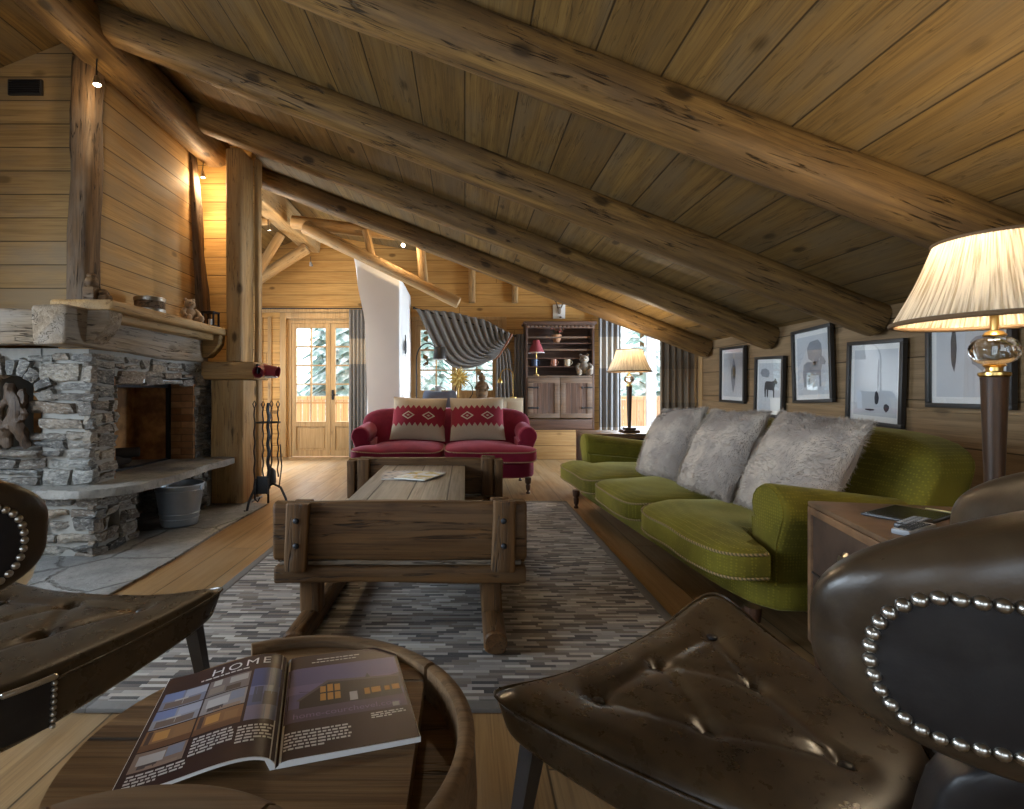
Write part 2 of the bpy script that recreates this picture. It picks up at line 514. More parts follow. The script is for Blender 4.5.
def mk_brick():
    s = N('firebrick')
    v, x, y, z = s.xyz()
    row = s.math('FLOOR', s.math('DIVIDE', z, .062))
    fz = s.math('FRACT', s.math('DIVIDE', z, .062))
    t = s.math('ADD', s.math('DIVIDE', s.math('ADD', x, y), .22), s.math('MULTIPLY', s.math('MODULO', row, 2.0), .5))
    fx = s.math('FRACT', t); rnd = s.white(s.math('ADD', s.math('MULTIPLY', row, 5.3), s.math('FLOOR', t)))
    j = s.math('MAXIMUM', s.range(fz, .05, .14, 1, 0), s.range(fx, .01, .04, 1, 0))
    n1 = s.noise(v, 18, 5)
    col = s.mix(rnd, (.30, .13, .05), (.58, .30, .13))
    col = s.mix(s.math('MULTIPLY', n1, .6), col, (.05, .03, .02))
    col = s.mix(s.math('MULTIPLY', j, .7), col, (.10, .075, .05))
    return s.done(col, .9, 0, s.bump(s.math('SUBTRACT', n1, j), .8, .01), .2)
M['firebrick'] = mk_brick()

# ------------------------------------------------------------------ camera
HC = 1.1
cam = bpy.data.cameras.new('camera'); cam.sensor_width = 36; cam.lens = 515/1024*36
cam.shift_x = 47/1024; cam.shift_y = -14.5/1024; cam.clip_start = .03; cam.clip_end = 200
co = put(bpy.data.objects.new('camera', cam)); co.location = (0, 0, HC); co.rotation_euler = (PI/2, 0, 0)
SC.camera = co
def at(px, py, Y):
    return Vector(((px-465)*Y/515, Y, HC-(py-390)*Y/515))

# ------------------------------------------------------------------ room shell
XR, XL, YN, YF, YD = 2.75, -4.2, -2.6, 8.45, 5.95
RX, RZ = -2.5, 3.67                       # ridge
SL, SB, SLL = .385, .17, .40              # roof slopes
def zr(x): return RZ-SL*(x-RX)
def zb(x): return RZ-SB*(x-RX)
def zl(x): return RZ-SLL*(RX-x)
def struct(name, m, mat, parent=None, **k):
    o = m.build(name, mat, parent, **k)
    if parent is None: o['kind'] = 'structure'
    return o

m = MB(); m.box((XL-.2, YN-.2, -.12), (4.4, YF+.2, 0)); struct('floor', m, M['floor_boards'])
m = MB()
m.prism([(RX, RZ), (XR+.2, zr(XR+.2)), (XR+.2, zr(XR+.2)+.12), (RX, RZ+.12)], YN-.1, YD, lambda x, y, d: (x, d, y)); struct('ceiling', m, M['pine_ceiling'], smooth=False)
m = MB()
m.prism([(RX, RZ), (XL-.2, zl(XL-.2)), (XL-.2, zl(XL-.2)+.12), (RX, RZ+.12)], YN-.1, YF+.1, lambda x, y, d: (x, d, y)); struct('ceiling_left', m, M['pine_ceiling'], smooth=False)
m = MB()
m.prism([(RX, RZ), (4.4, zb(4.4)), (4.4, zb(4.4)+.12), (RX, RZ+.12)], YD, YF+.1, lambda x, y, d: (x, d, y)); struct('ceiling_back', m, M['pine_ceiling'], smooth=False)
# low wall below the eaves, its dado and ledge
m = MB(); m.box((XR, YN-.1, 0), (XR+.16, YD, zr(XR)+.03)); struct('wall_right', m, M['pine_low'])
m = MB(); m.box((XR-.010, YN, 0), (XR-.001, YD, .97)); struct('trim_1', m, M['pine_low'])
m = MB(); m.box((XR-.016, YN, .971), (XR-.001, YD, .99), .004); struct('trim_2', m, M['pine_low'])
# turn of the wall into the window bay
m = MB()
m.prism([(XR+.161, 0), (4.4, 0), (4.4, zb(4.4)), (RX, RZ+.05), (XR+.161, zr(XR+.161)+.125)], YD, YD+.06, lambda x, y, d: (x, d, y)); struct('wall_bay', m, M['pine_far'], smooth=False)
m = MB(); m.box((XR-.01, YD+.001, 0), (XR+.16, YD+.1, 1.82), .008); struct('trim_3', m, M['door_pine'])
m = MB(); holes_box(m, 'X', 4.2, .2, YD+.06, YF+.2, 0, 3, [(6.25, 8.2, .3, 2.2)]); struct('wall_bay_side', m, M['pine_far'])  # side opening out of view, added to let the bay fill in
# far gable wall
DOOR = (-2.93, -1.5, 0, 2.27)
W1 = (-.88, .6, .95, 2.24)
W2 = (2.42, 3.72, .35, 2.3)
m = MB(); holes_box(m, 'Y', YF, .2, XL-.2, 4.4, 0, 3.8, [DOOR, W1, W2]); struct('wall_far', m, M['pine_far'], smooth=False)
# left wall, wall behind the camera: unseen openings put in for the fill lamps
WL = [(-1.6, .2, .7, 2.2), (.7, 2.5, .7, 2.2), (5.75, 7.6, .3, 2.3)]
m = MB(); holes_box(m, 'X', XL-.2, .2, YN-.2, YF, 0, 3.2, WL); struct('wall_left', m, M['pine_hood_side'], smooth=False)
WB = (6.25, 8.2, .3, 2.2)
WN = [(-3.6, -1.4, .5, 2.3), (-.6, 1.6, .5, 1.9)]
m = MB(); holes_box(m, 'Y', YN-.2, .2, XL-.2, XR+.2, 0, 3.8, WN); struct('wall_near', m, M['pine_far'], smooth=False)

wn = [0]
def window(wall_axis, pos, u0, u1, v0, v1, leaves, rows, cols=2, fr=.07, dep=.08, kind='window', panel=0, mat=None):
    """frame with leaves of small panes; one structure object with parts"""
    wn[0] += 1
    mat = mat or M['door_pine']
    f3 = (lambda u, d, v: (u, pos+d, v)) if wall_axis == 'Y' else (lambda u, d, v: (pos+d, u, v))
    def bx(m, a, b, c, d, e, f):
        p = f3(a, c, e); q = f3(b, d, f)
        lo = [min(x, y) for x, y in zip(p, q)]; hi = [max(x, y) for x, y in zip(p, q)]
        m.box(lo, hi)
    root = bpy.data.objects.new('%s_%d' % (kind, wn[0]), None); put(root); root['kind'] = 'structure'
    m = MB()
    bx(m, u0, u0+fr, 0, dep, v0, v1); bx(m, u1-fr, u1, 0, dep, v0, v1); bx(m, u0+fr, u1-fr, 0, dep, v1-fr, v1)
    if kind == 'window': bx(m, u0+fr, u1-fr, 0, dep, v0, v0+fr)
    m.build('frame', mat, root, smooth=False)
    lw = (u1-u0-2*fr)/leaves
    for k in range(leaves):
        a = u0+fr+k*lw+.003; b = a+lw-.006; z0 = v0+(fr if kind == 'window' else .01); z1 = v1-fr-.003
        st = .075
        m = MB()
        bx(m, a, a+st, .01, .06, z0, z1); bx(m, b-st, b, .01, .06, z0, z1)
        bx(m, a+st, b-st, .01, .06, z1-st, z1)
        zb0 = z0+st
        if panel:
            bx(m, a+st, b-st, .01, .06, z0, z0+.1); bx(m, a+st, b-st, .01, .06, panel-.08, panel)
            bx(m, a+st+.03, b-st-.03, .02, .05, z0+.13, panel-.11); bx(m, a+st, b-st, .028, .045, z0+.1, panel-.08)
            zb0 = panel
        else: bx(m, a+st, b-st, .01, .06, z0, z0+st)
        for c in range(1, cols):
            u = a+st+(b-a-2*st)*c/cols; bx(m, u-.011, u+.011, .015, .055, zb0, z1-st)
        for r in range(1, rows):
            v = zb0+(z1-st-zb0)*r/rows; bx(m, a+st, b-st, .016, .054, v-.011, v+.011)
        leaf = m.build('leaf', mat, root, smooth=False)
        m = MB(); bx(m, a+st, b-st, .03, .034, zb0, z1-st); m.build('pane', M['pane'], leaf, smooth=False)
        if kind == 'door' and k == 1:
            m = MB(); p = Vector(f3(a+.035, -.0, 1.02)); m.tube([p, p+Vector((0, -.05, 0))], .012); m.tube([p+Vector((0, -.05, 0)), p+Vector((.1, -.055, 0))], .01)
            m.box(p+Vector((-.018, -.003, -.08)), p+Vector((.018, .008, .08))); m.build('handle', M['black_metal'], leaf)
    return root
window('Y', YF+.02, *DOOR, 2, 5, kind='door', panel=.58)
window('Y', YF+.02, *W1, 2, 3, kind='window')
M['white_frame'] = flat('white_frame', (.55, .56, .58), .4)
window('Y', YF+.02, *W2, 2, 1, cols=1, mat=M['white_frame'], kind='window')
for w in WL: window('X', XL-.12, *w, 2, 3)
window('X', 4.22, *WB, 2, 3)  # unseen bay window, added together with its fill lamp
for w in WN: window('Y', YN-.12, *w, 2, 3)
# casings round the balcony door
m = MB()
for a, b, c, d in ((-3.03, -2.93, 0, 2.37), (-1.5, -1.4, 0, 2.37), (-2.93, -1.5, 2.27, 2.37)):
    m.box((a, YF-.025, c), (b, YF-.001, d), .004)
struct('trim_4', m, M['door_pine'])
m = MB()
for a, b, c, d in ((-.96, -.88, .87, 2.3), (.6, .68, .87, 2.3), (-.88, .6, 2.24, 2.3), (-.88, .6, .87, .95)):
    m.box((a, YF-.025, c), (b, YF-.001, d), .004)
struct('trim_5', m, M['door_pine'])
m = MB()
for x in (-3.75, -3.35, -3.2): m.box((x-.03, YF-.02, 0), (x+.03, YF-.001, 2.3), .003)
struct('trim_6', m, M['door_pine'])
m = MB(); m.box((XL, YF-.035, 2.371), (-1.4, YF-.001, 2.43), .004); struct('trim_7', m, M['door_pine'])
m = MB(); m.box((-1.4, YF-.02, 0), (2.3, YF-.001, .1), .004); struct('baseboard_far', m, M['door_pine'])
# panels over the fireplace and the wall behind it
m = MB(); m.box((XL, 3.62, 1.62), (-2.76, 3.70, 3.6)); m_ = m
struct('wall_hood_front', m, M['pine_hood_front'])
m = MB()
m.prism([(3.66, 1.66), (5.24, 1.66), (5.05, 3.62), (3.66, 3.62)], -2.74, -2.66, lambda y, z, d: (d, y, z)); struct('wall_hood_side', m, M['pine_hood_side'], smooth=False)
m = MB(); m.box((XL, 5.32, 0), (-2.2, 5.42, 3.62)); struct('wall_passage', m, M['pine_far'])

# ------------------------------------------------------------------ roof timbers
def beam(o, label, cat, group=None): return tag(o, label, cat, group)
def rafter(name, Y, r, mat, label, seed, x0=RX+.1, x1=XR+.02, off=.085, e=2.9, **k):
    d = Vector((1, 0, -SL)).normalized(); nrm = Vector((-SL, 0, -1)).normalized()
    p0 = Vector((x0, Y, zr(x0))) + nrm*off; p1 = Vector((x1, Y, zr(x1))) + nrm*off
    return tag(log(name, p0, p1, r, r*.97, mat, seed, e, **k), label, 'beam', None)
rafter('log_rafter', 2.11+.10, .112, M['log'], 'thick cracked log rafter nearest overhead, crossing above the table lamp', 1)
rafter('log_rafter', 3.31+.11, .115, M['log'], 'rough log rafter whose end meets the wall above the low-hung picture of small animals', 2)
rafter('log_rafter', 4.50+.10, .110, M['log'], 'weathered log rafter ending over the second framed picture from the window bay', 3)
rafter('log_rafter', 5.71+.10, .108, M['log'], 'squared log rafter at the edge of the roof before the window bay', 4, e=3.4)
tag(log('ridge_beam', (RX, YN+.02, RZ-.19), (RX, 5.16, RZ-.19), .17, .155, M['log'], 11, 2.5), 'massive ridge log ending in the air above the fireplace hood', 'beam')
tag(timber('ridge_beam', (RX, 5.45, RZ-.17), (RX, YF-.01, RZ-.17), .27, .29, M['log_light'], 12, roll=.12), 'squared pale ridge beam running back to the far gable wall', 'beam')
# far roof members
tag(log('log_rafter', at(292, 222, 6.8), at(520, 249, 6.8), .085, .075, M['log_light'], 21, 2.3), 'slender crooked log rafter above the white chimney breast', 'beam')
tag(log('diagonal_log', at(304, 227, 6.75), at(459, 303, 6.75), .085, .075, M['log_light'], 22, 2.2), 'thin diagonal pole sloping down over the white chimney breast', 'beam')
tag(log('roof_strut', at(372, 258, 6.75), at(366, 230, 6.75), .05, .05, M['log_light'], 23, 3), 'short upright strut nearest the ridge, standing on the diagonal pole', 'beam')
tag(log('roof_strut', at(424, 285, 6.75), at(419, 228, 6.75), .06, .055, M['log_light'], 24, 3), 'longer upright strut standing on the diagonal pole beside the bright spotlight', 'beam')
tag(log('wall_stub', at(472, 303, 8.41), at(472, 240, 8.41), .055, .055, M['log_light'], 25, 3), 'short half-log on the far gable wall nearer the diagonal pole', 'beam')
tag(log('wall_stub', at(515, 303, 8.41), at(515, 255, 8.41), .05, .05, M['log_light'], 26, 3), 'short half-log on the far gable wall just left of the dark cabinet', 'beam')
tag(log('log_brace', (-3.45, 7.9, 2.62), (-2.42, 7.9, 3.28), .085, .085, M['log_light'], 27, 2.2), 'round log brace rising to the ridge in front of the gable wall', 'beam')
tag(log('log_brace', (-3.1, 7.4, 2.6), (-2.63, 7.37, 3.33), .065, .06, M['log_light'], 28, 2.6), 'thinner steeper log brace meeting the side of the far ridge beam', 'beam')
tag(log('collar_log', (-2.98, 6.9, 3.36), (-2.63, 6.9, 3.37), .06, .06, M['log_light'], 29, 2.4), 'short horizontal log just beyond the square post, meeting the far ridge beam', 'beam')
# posts at the fireplace
tag(timber('timber_post', (-2.665, 3.60, 1.70), (-2.635, 3.60, 3.40), .145, .15, M['log_dark'], 31, bevel=.025, rough=.016), 'dark rough-hewn post standing on the mantel at the corner of the hood', 'post')
tag(timber('timber_post', (-2.63, 5.16, 1.72), (-2.70, 5.02, 3.42), .13, .13, M['log_dark'], 32, bevel=.02, rough=.02), 'slim leaning post behind the teddy bear at the far edge of the hood', 'post')
t = thing('timber_post', 'tall square pine post beside the fire tools, with a bracket block halfway up', 'post', (-2.25, 5.1, 0))
timber('lower_column', (-.03, 0, 0), (-.03, 0, 1.2), .31, .33, M['log_light'], 33, t, .012, .012)
timber('bracket_block', (-.27, -.0, 1.285), (.24, -.0, 1.285), .38, .17, M['log_light'], 34, t, .02, .01)
timber('upper_post', (.015, .02, 1.37), (.015, .02, 3.44), .155, .30, M['log_light'], 35, t, .022, .012)
timber('slim_post', (.125, .19, 0), (.125, .19, 3.46), .05, .09, M['log_light'], 36, t, .01, .008)
# ------------------------------------------------------------------ fireplace
def rubble(m, f, u0, u1, v0, v1, hole=None, depth=(.012, .038), rows=(.06, .14), lens=(.10, .32), seed=1, skip=None, cool=.4):
    """irregular coursed stones on the plane f(u,v,d); hole=(u0,u1,v0,v1)"""
    rr = random.Random(seed)
    lay = m.bm.verts.layers.float_color.get('tone') or m.bm.verts.layers.float_color.new('tone')
    v = v0
    while v < v1-.015:
        h = min(rr.uniform(*rows), v1-v)
        if v1-(v+h) < .03: h = v1-v
        u = u0-rr.uniform(0, .1)
        while u < u1-.01:
            l = rr.uniform(*lens)*(1 if h > .06 else 1.2)
            a, b = max(u, u0), min(u+l, u1)
            u += l
            if u1-b < .05: b = u1; u = u1
            if b-a < .03: continue
            pieces = [(a, b)]
            if hole and v+h*.5 > hole[2] and v+h*.5 < hole[3]:
                pieces = []
                if a < hole[0]: pieces.append((a, min(b, hole[0])))
                if b > hole[1]: pieces.append((max(a, hole[1]), b))
            # a tall course is sometimes two thin stones
            for a2, b2 in pieces:
                if b2-a2 < .02: continue
                subs = [(v, v+h)]
                if h > .09 and rr.random() < .4:
                    k = v+h*rr.uniform(.4, .6); subs = [(v, k), (k, v+h)]
                for c, d in subs:
                    if skip and skip((a2+b2)/2, (c+d)/2): continue
                    stone(m, lay, f, a2, b2, c, d, rr.uniform(*depth), rr, cool)
        v += h
    return m

def stone(m, lay, f, a, b, c, d, dep, rr, cool=.4, quad=None):
    g = .006
    nu = max(4, int((b-a)/.035)+2); nv = 5
    tone = (rr.random(), max(0, rr.gauss(cool, .35)), rr.random(), 1)
    sx = [rr.uniform(-.016, .016) for _ in range(4)]; sy = [rr.uniform(-.013, .013) for _ in range(4)]
    so = Vector((rr.uniform(0, 50), rr.uniform(0, 50), 0)); tilt = rr.uniform(-.015, .015); tilv = rr.uniform(-.01, .01)
    def P(s, t):
        # s,t 0..1 with tight border rings
        u = lerp(lerp(a+g+sx[0], b-g+sx[1], s), lerp(a+g+sx[2], b-g+sx[3], s), t)
        w = lerp(lerp(c+g+sy[0], c+g+sy[1], s), lerp(d-g+sy[2], d-g+sy[3], s), t)
        u += .012*noise.noise(Vector((u*14, w*14, 3))+so); w += .010*noise.noise(Vector((u*14, w*14, 9))+so)
        if quad: u, w = quad(s, t)
        e = min(s/.12, (1-s)/.12, t/.22, (1-t)/.22, 1)
        if s in (0, 1) or t in (0, 1): dd = -.02
        else:
            dd = dep*(.62+.38*min(1, e)) + tilt*(s-.5)*2 + tilv*(t-.5)*2 + .016*noise.noise(Vector((u*16, w*22, 0))+so) + .008*noise.noise(Vector((u*45, w*50, 0))+so)
        return Vector(f(u, w, dd))
    def ring(k, n):
        if k == 0: return 0
        if k == n: return 1
        return .035+.93*(k-1)/(n-2)
    def ringv(k, n):
        if k == 0: return 0
        if k == n: return 1
        return .08+.84*(k-1)/(n-2)
    vs = [[m.bm.verts.new(P(ring(i, nu), ringv(j, nv))) for j in range(nv+1)] for i in range(nu+1)]
    for q in vs:
        for x in q: x[lay] = tone
    for i in range(nu):
        for j in range(nv):
            m.bm.faces.new((vs[i][j], vs[i+1][j], vs[i+1][j+1], vs[i][j+1]))

FX, FY = -2.52, 3.45
fp = thing('stone_fireplace', 'rustic grey rubble-stone corner fireplace with timber mantel and raised hearth', 'fireplace', (-2.5, 4.2, 0))
LOC = Matrix.Translation((2.5, -4.2, 0))
def fbuild(m, name, mat, parent=fp, **k):
    return m.move(LOC).build(name, mat, parent, **k)
# mortar core behind the stones
m = MB()
m.box((FX-.32, FY, 0), (FX, 3.70, 1.38)); m.box((FX-.34, 4.82, 0), (FX, 5.28, 1.38)); m.box((FX-.34, 3.70, 1.2), (FX, 4.82, 1.38))
m.box((-3.16+.33, FY, 0), (FX-.32, FY+.14, 1.38)); m.box((-4.19, FY, 0), (-3.21, FY+.14, 1.38))
m.box((-3.21, FY, 0), (-2.83, FY+.14, .70)); m.box((-3.21, FY, 1.2), (-2.83, FY+.14, 1.38)); m.box((-3.25, FY+.14, .6), (-3.21, FY+.42, 1.3)); m.box((-2.83, FY+.14, .6), (-2.80, FY+.42, 1.3)); m.box((-3.25, FY+.42, .6), (-2.8, FY+.46, 1.3)); m.box((-3.25, FY+.14, 1.2), (-2.8, FY+.42, 1.3)); m.box((-3.25, FY+.14, .6), (-2.8, FY+.42, .7))
fbuild(m, 'mortar_core', M['mortar'], smooth=False)
sideF = lambda u, v, d: (FX+d, u, v)
frontF = lambda u, v, d: (u, FY-d, v)
NX, NW, NZ0, NZ1 = -3.02, .175, .70, 1.02
def in_niche(u, v):
    if abs(u-NX) < NW+.13 and NZ1-.02 < v and math.hypot(u-NX, v-NZ1) < NW+.15: return True
    return abs(u-NX) < NW+.02 and NZ0-.05 < v < NZ1
m = MB()
rubble(m, sideF, FY-.02, 5.26, .46, 1.35, (3.72, 4.80, .4, 1.185), seed=3, rows=(.05, .125), lens=(.09, .30))
rubble(m, frontF, -4.15, FX+.045, .46, 1.35, None, seed=5, rows=(.055, .15), lens=(.11, .36), skip=in_niche)
# arch stones round the niche
rr = random.Random(12); lay = m.bm.verts.layers.float_color.get('tone')
na = 9
for k in range(na):
    a0 = PI*(k)/na; a1 = PI*(k+1)/na
    r1 = NW+rr.uniform(.10, .15)
    def qd(s, t, a0=a0, a1=a1, r1=r1):
        a = lerp(a0+.03, a1-.03, s); r = lerp(NW, r1, t)
        return NX+r*math.cos(a), NZ1+r*math.sin(a)
    stone(m, lay, frontF, 0, .1, 0, .1, .05, rr, .3, qd)
stone(m, lay, frontF, NX-.24, NX+.22, NZ0-.055, NZ0+.005, .10, rr, .2)
fbuild(m, 'stonework', M['stone'])
# hearth base
BX, BY = -2.43, 3.37
m = MB()
m.box((-4.19, BY, 0), (BX-.02, BY+.07, .40)); m.box((BX-.45, BY+.02, 0), (BX, 3.80, .10)); m.box((BX-.45, BY+.02, .1), (BX-.1, 3.80, .40)); m.box((BX-.1, BY+.02, .1), (BX, 3.5, .4)); m.box((BX-.1, 3.62, .1), (BX, 3.8, .4)); m.box((BX-.45, 4.56, 0), (BX, 4.92, .40)); m.box((BX-.5, 3.4, 0), (BX-.44, 4.95, .40))
fbuild(m, 'base_core', M['mortar'], smooth=False)
m = MB()
rubble(m, lambda u, v, d: (BX+d, u, v), BY-.02, 3.81, .0, .405, (3.49, 3.62, .14, .27), seed=21, rows=(.06, .13), lens=(.1, .24), depth=(.012, .04), cool=.5)
rubble(m, lambda u, v, d: (u, BY-d, v), -4.1, BX+.03, .0, .405, None, seed=25, rows=(.06, .15), lens=(.12, .34), depth=(.012, .04))
fbuild(m, 'base_stonework', M['stone'])
m = MB()
rubble(m, lambda u, v, d: (BX+d, u, v), 4.55, 4.90, .0, .405, None, seed=23, rows=(.06, .13), lens=(.1, .24), depth=(.012, .04))
rubble(m, lambda u, v, d: (u, 4.555-d, v), BX-.42, BX+.02, .0, .40, None, seed=26, depth=(.01, .03))
rubble(m, lambda u, v, d: (BX-.435+d, u, v), 3.8, 4.56, .0, .40, None, seed=27, depth=(.01, .03))
fbuild(m, 'base_stonework', M['stone'])
# hearth slab
m = MB()
poly = [(-4.18, 3.36), (-3.0, 3.33), (-2.72, 3.27), (-2.44, 3.26), (-2.28, 3.36), (-2.2, 3.50), (-2.18, 3.95), (-2.21, 4.4), (-2.18, 4.88), (-2.30, 4.93), (-2.44, 4.945), (-2.52, 4.85), (-3.1, 4.85), (-3.1, 3.6), (-4.18, 3.6)]
pts = []
for (a, b), (c, d) in zip(poly, poly[1:]+poly[:1]):
    k = max(1, int(math.hypot(c-a, d-b)/.06))
    for i in range(k):
        x, y = lerp(a, c, i/k), lerp(b, d, i/k)
        pts.append((x+.012*noise.noise(Vector((x*9, y*9, 1))), y+.012*noise.noise(Vector((x*9, y*9, 7)))))
m.prism(pts, .405, .462, lambda x, y, d: (x, y, d+.006*noise.noise(Vector((x*7, y*7, d*30)))), bevel=.012)
fbuild(m, 'hearth_slab', M['slab'])
# fire box: brick cheeks, back and dark steel frame
M['soot'] = plain('soot', (.035, .022, .014), .9, 0, .3, 12, .3)
M['fire_back'] = (lambda s: s.done(s.mix(s.range(s.noise(s.xyz()[0], 5, 5, .6), .35, .7), (.16, .07, .022), (.50, .24, .08)), .8))(N('fire_back'))  # warm glow of the fire opening is put into these orange tones
for ya, yb in ((4.78, 4.84), (3.66, 3.72)):
    m = MB(); m.box((FX-.21, ya, .455), (FX-.005, yb, 1.19)); fbuild(m, 'brick_cheek', M['firebrick'], smooth=False)
m = MB(); m.box((-3.10, 3.71, .455), (-3.04, 4.80, 1.3)); fbuild(m, 'fire_back', M['fire_back'], smooth=False)
m = MB(); m.box((-3.10, 4.74, .455), (FX-.21, 4.80, 1.3)); m.box((-3.10, 3.70, .455), (FX-.21, 3.76, 1.3)); m.box((-3.1, 3.7, 1.3), (FX-.2, 4.8, 1.34)); fbuild(m, 'fire_chamber', M['fire_back'], smooth=False)
m = MB(); m.box((FX-.235, 4.735, .458), (FX-.205, 4.775, 1.19), .004); m.box((FX-.235, 3.73, .458), (FX-.205, 3.77, 1.19), .004); m.box((FX-.235, 3.77, 1.12), (FX-.205, 4.735, 1.19), .004); m.box((FX-.235, 3.77, .455), (FX-.205, 4.735, .475), .004)
fbuild(m, 'steel_frame', M['black_metal'])
m = MB(); m.box((FX-.2, 3.73, 1.155), (FX+.01, 4.79, 1.186), .004); fbuild(m, 'lintel_bar', M['zinc'])
for k, (y, dx, a) in enumerate(((4.15, -.36, .2), (4.3, -.42, -.3), (4.22, -.38, .9))):
    c = Vector((FX+dx, y, .52+.06*(k == 2)))
    d = Vector((math.sin(a), math.cos(a), 0))*.2
    log('charred_log', c-d, c+d, .045, .04, M['soot'], 40+k, 2.2, parent=fp, pre=LOC)
# mantel
def ftimber(name, p0, p1, w, h, mat, seed, **k):
    return timber(name, p0, p1, w, h, mat, seed, fp, pre=LOC, **k)
ftimber('mantel_beam', (-2.58, 3.19, 1.505), (-2.58, 4.98, 1.475), .22, .25, M['old_grey'], 51, bevel=.02, rough=.02)
ftimber('mantel_beam', (-4.18, 3.34, 1.505), (-2.70, 3.34, 1.495), .20, .22, M['old_grey'], 52, bevel=.02, rough=.02)
m = MB(); m.box((-2.72, 3.45, 1.375), (-2.50, 5.0, 1.61)); fbuild(m, 'mantel_packing', M['log'], smooth=False)
ftimber('mantel_shelf', (-2.505, 3.36, 1.658), (-2.505, 4.98, 1.658), .42, .07, M['log_light'], 53, bevel=.018, rough=.010)
ftimber('shelf_batten', (-2.51, 3.42, 1.595), (-2.51, 4.95, 1.595), .28, .055, M['log_light'], 54, bevel=.015, rough=.008)
prof = [(-.30, .0), (0, 0), (0, -.03), (-.012, -.09), (-.05, -.15), (-.10, -.185), (-.12, -.215), (-.30, -.215)]
for y, s in ((3.36, 1.0), (4.86, .95)):
    m = MB(); m.prism([(-2.32+a, 1.622+b) for a, b in prof], y, y+.13, lambda x, z, d: (x, d, z), bevel=.008)
    fbuild(m, 'corbel', M['old_grey'] if s == 1 else M['log'])

# carved root figure in the niche
def skin_root(name, chains, mat, parent):
    m = MB()
    for pts, r in chains:
        P = [Vector(p) for p in pts]
        n = 14; q = []; rad = []
        for i in range(n+1):
            t = i/n*(len(P)-1); k = min(int(t), len(P)-2); f = t-k
            a = P[max(k-1, 0)]; b = P[k]; c = P[k+1]; d = P[min(k+2, len(P)-1)]
            q.append(.5*((2*b)+(c-a)*f+(2*a-5*b+4*c-d)*f*f+(3*b-a-3*c+d)*f**3))
            rad.append(lerp(r[k], r[k+1], f)*(1+.2*noise.noise(q[-1]*25)))
        m.tube(q, rad, 10)
    m.rough(.022, 26, 3).rough(.010, 60, 5)
    return m.build(name, mat, parent)
t = thing('root_sculpture', 'twisted driftwood figure standing in the arched stone niche', 'sculpture', (NX+.04, FY-.04, NZ0+.02))
t.scale = (.92, .6, .92)
skin_root('body', [([(-.03, 0, .46), (-.02, -.01, .38), (.03, -.02, .30), (.0, -.02, .2), (-.06, 0, .1), (-.05, 0, 0)], (.035, .05, .06, .06, .05, .03)),
                   ([(.05, 0, .42), (.06, -.01, .34), (.03, -.02, .26), (.03, -.03, .16), (.07, -.02, .08), (.09, 0, 0)], (.02, .04, .055, .055, .04, .03)),
                   ([(-.02, -.02, .36), (-.09, -.03, .28), (-.11, -.03, .2), (-.06, -.05, .15), (0, -.05, .17)], (.025, .035, .03, .03, .03)),
                   ([(.03, -.03, .3), (.09, -.04, .24), (.05, -.06, .18)], (.03, .03, .02)),
                   ([(-.06, 0, .12), (-.11, -.01, .05), (-.10, -.01, 0)], (.04, .03, .025))], wood('root', (.085, .05, .028), (.03, .018, .011), 2, None, knots=0, rough=.45, streak=20, weather=(.14, .10, .07), bumpy=1.0), t)

# ------------------------------------------------------------------ things on the mantel
MZ = 1.697
t = thing('wooden_bust', 'dark carved wooden bust at the near end of the mantel shelf', 'figurine', (-2.50, 3.45, MZ))
m = MB(); m.box((-.035, -.035, 0), (.035, .035, .09), .006); m.build('plinth', M['log_dark'], t)
m = MB(); m.soft((.0, 0, .125), (.075, .08, .085), 2.3, 8).soft((.0, 0, .165), (.06, .065, .04), 2.2, 6).rough(.006, 30, 2); m.build('head', M['log_dark'], t)
m = MB(); m.soft((.055, .04, .055), (.055, .07, .06), 2.2, 8).soft((.06, .04, .025), (.075, .08, .05), 3, 6).rough(.006, 30, 5); m.build('small_head', M['log_dark'], t)
t = thing('pot_with_lid', 'low round wooden pot banded with metal on the mantel shelf', 'pot', (-2.46, 4.02, MZ))
m = MB(); m.lathe([(.098, 0), (.105, .01), (.105, .10), (.1, .105)], seg=32); m.build('body', M['log_dark'], t)
m = MB(); m.lathe([(.107, .004), (.110, .006), (.110, .03), (.107, .032)], seg=32); m.lathe([(.107, .09), (.11, .092), (.11, .118), (.1, .124), (.02, .127)], seg=32); m.build('metal_band', M['nickel'], t)
def teddy(name, label, loc, rz, s, mat, group=None):
    t = thing(name, label, 'teddy bear', loc, rz)
    def sc(v): return tuple(q*s for q in v)
    m = MB()
    m.ball(sc((0, 0, .085)), .07*s, 3, (1, .85, 1.15))
    m.build('torso', mat, t)
    m = MB(); m.ball(sc((0, -.01, .20)), .055*s, 3, (1.05, .95, .95)).ball(sc((0, -.058, .188)), .024*s, 2, (1.1, 1, .85)); m.ball(sc((0, -.08, .195)), .008*s, 1)
    h = m.build('head', mat, t)
    for sx in (-1, 1):
        m = MB(); m.ball(sc((.042*sx, 0, .248)), .022*s, 2, (1, .6, 1)); m.build('ear', mat, h)
        m = MB(); m.ball(sc((.022*sx, -.058, .212)), .0065*s, 1); m.build('eye', M['black_frame'], h)
        m = MB(); m.tube([sc((.055*sx, 0, .14)), sc((.085*sx, -.03, .10)), sc((.08*sx, -.07, .07))], [.026*s, .026*s, .022*s], 10); m.ball(sc((.08*sx, -.07, .07)), .024*s, 2); m.build('arm', mat, t)
        m = MB(); m.tube([sc((.045*sx, -.02, .035)), sc((.06*sx, -.08, .03)), sc((.065*sx, -.12, .032))], [.034*s, .032*s, .03*s], 10); m.ball(sc((.066*sx, -.125, .04)), .034*s, 2, (1, .7, 1.2)); m.build('leg', mat, t)
    return t
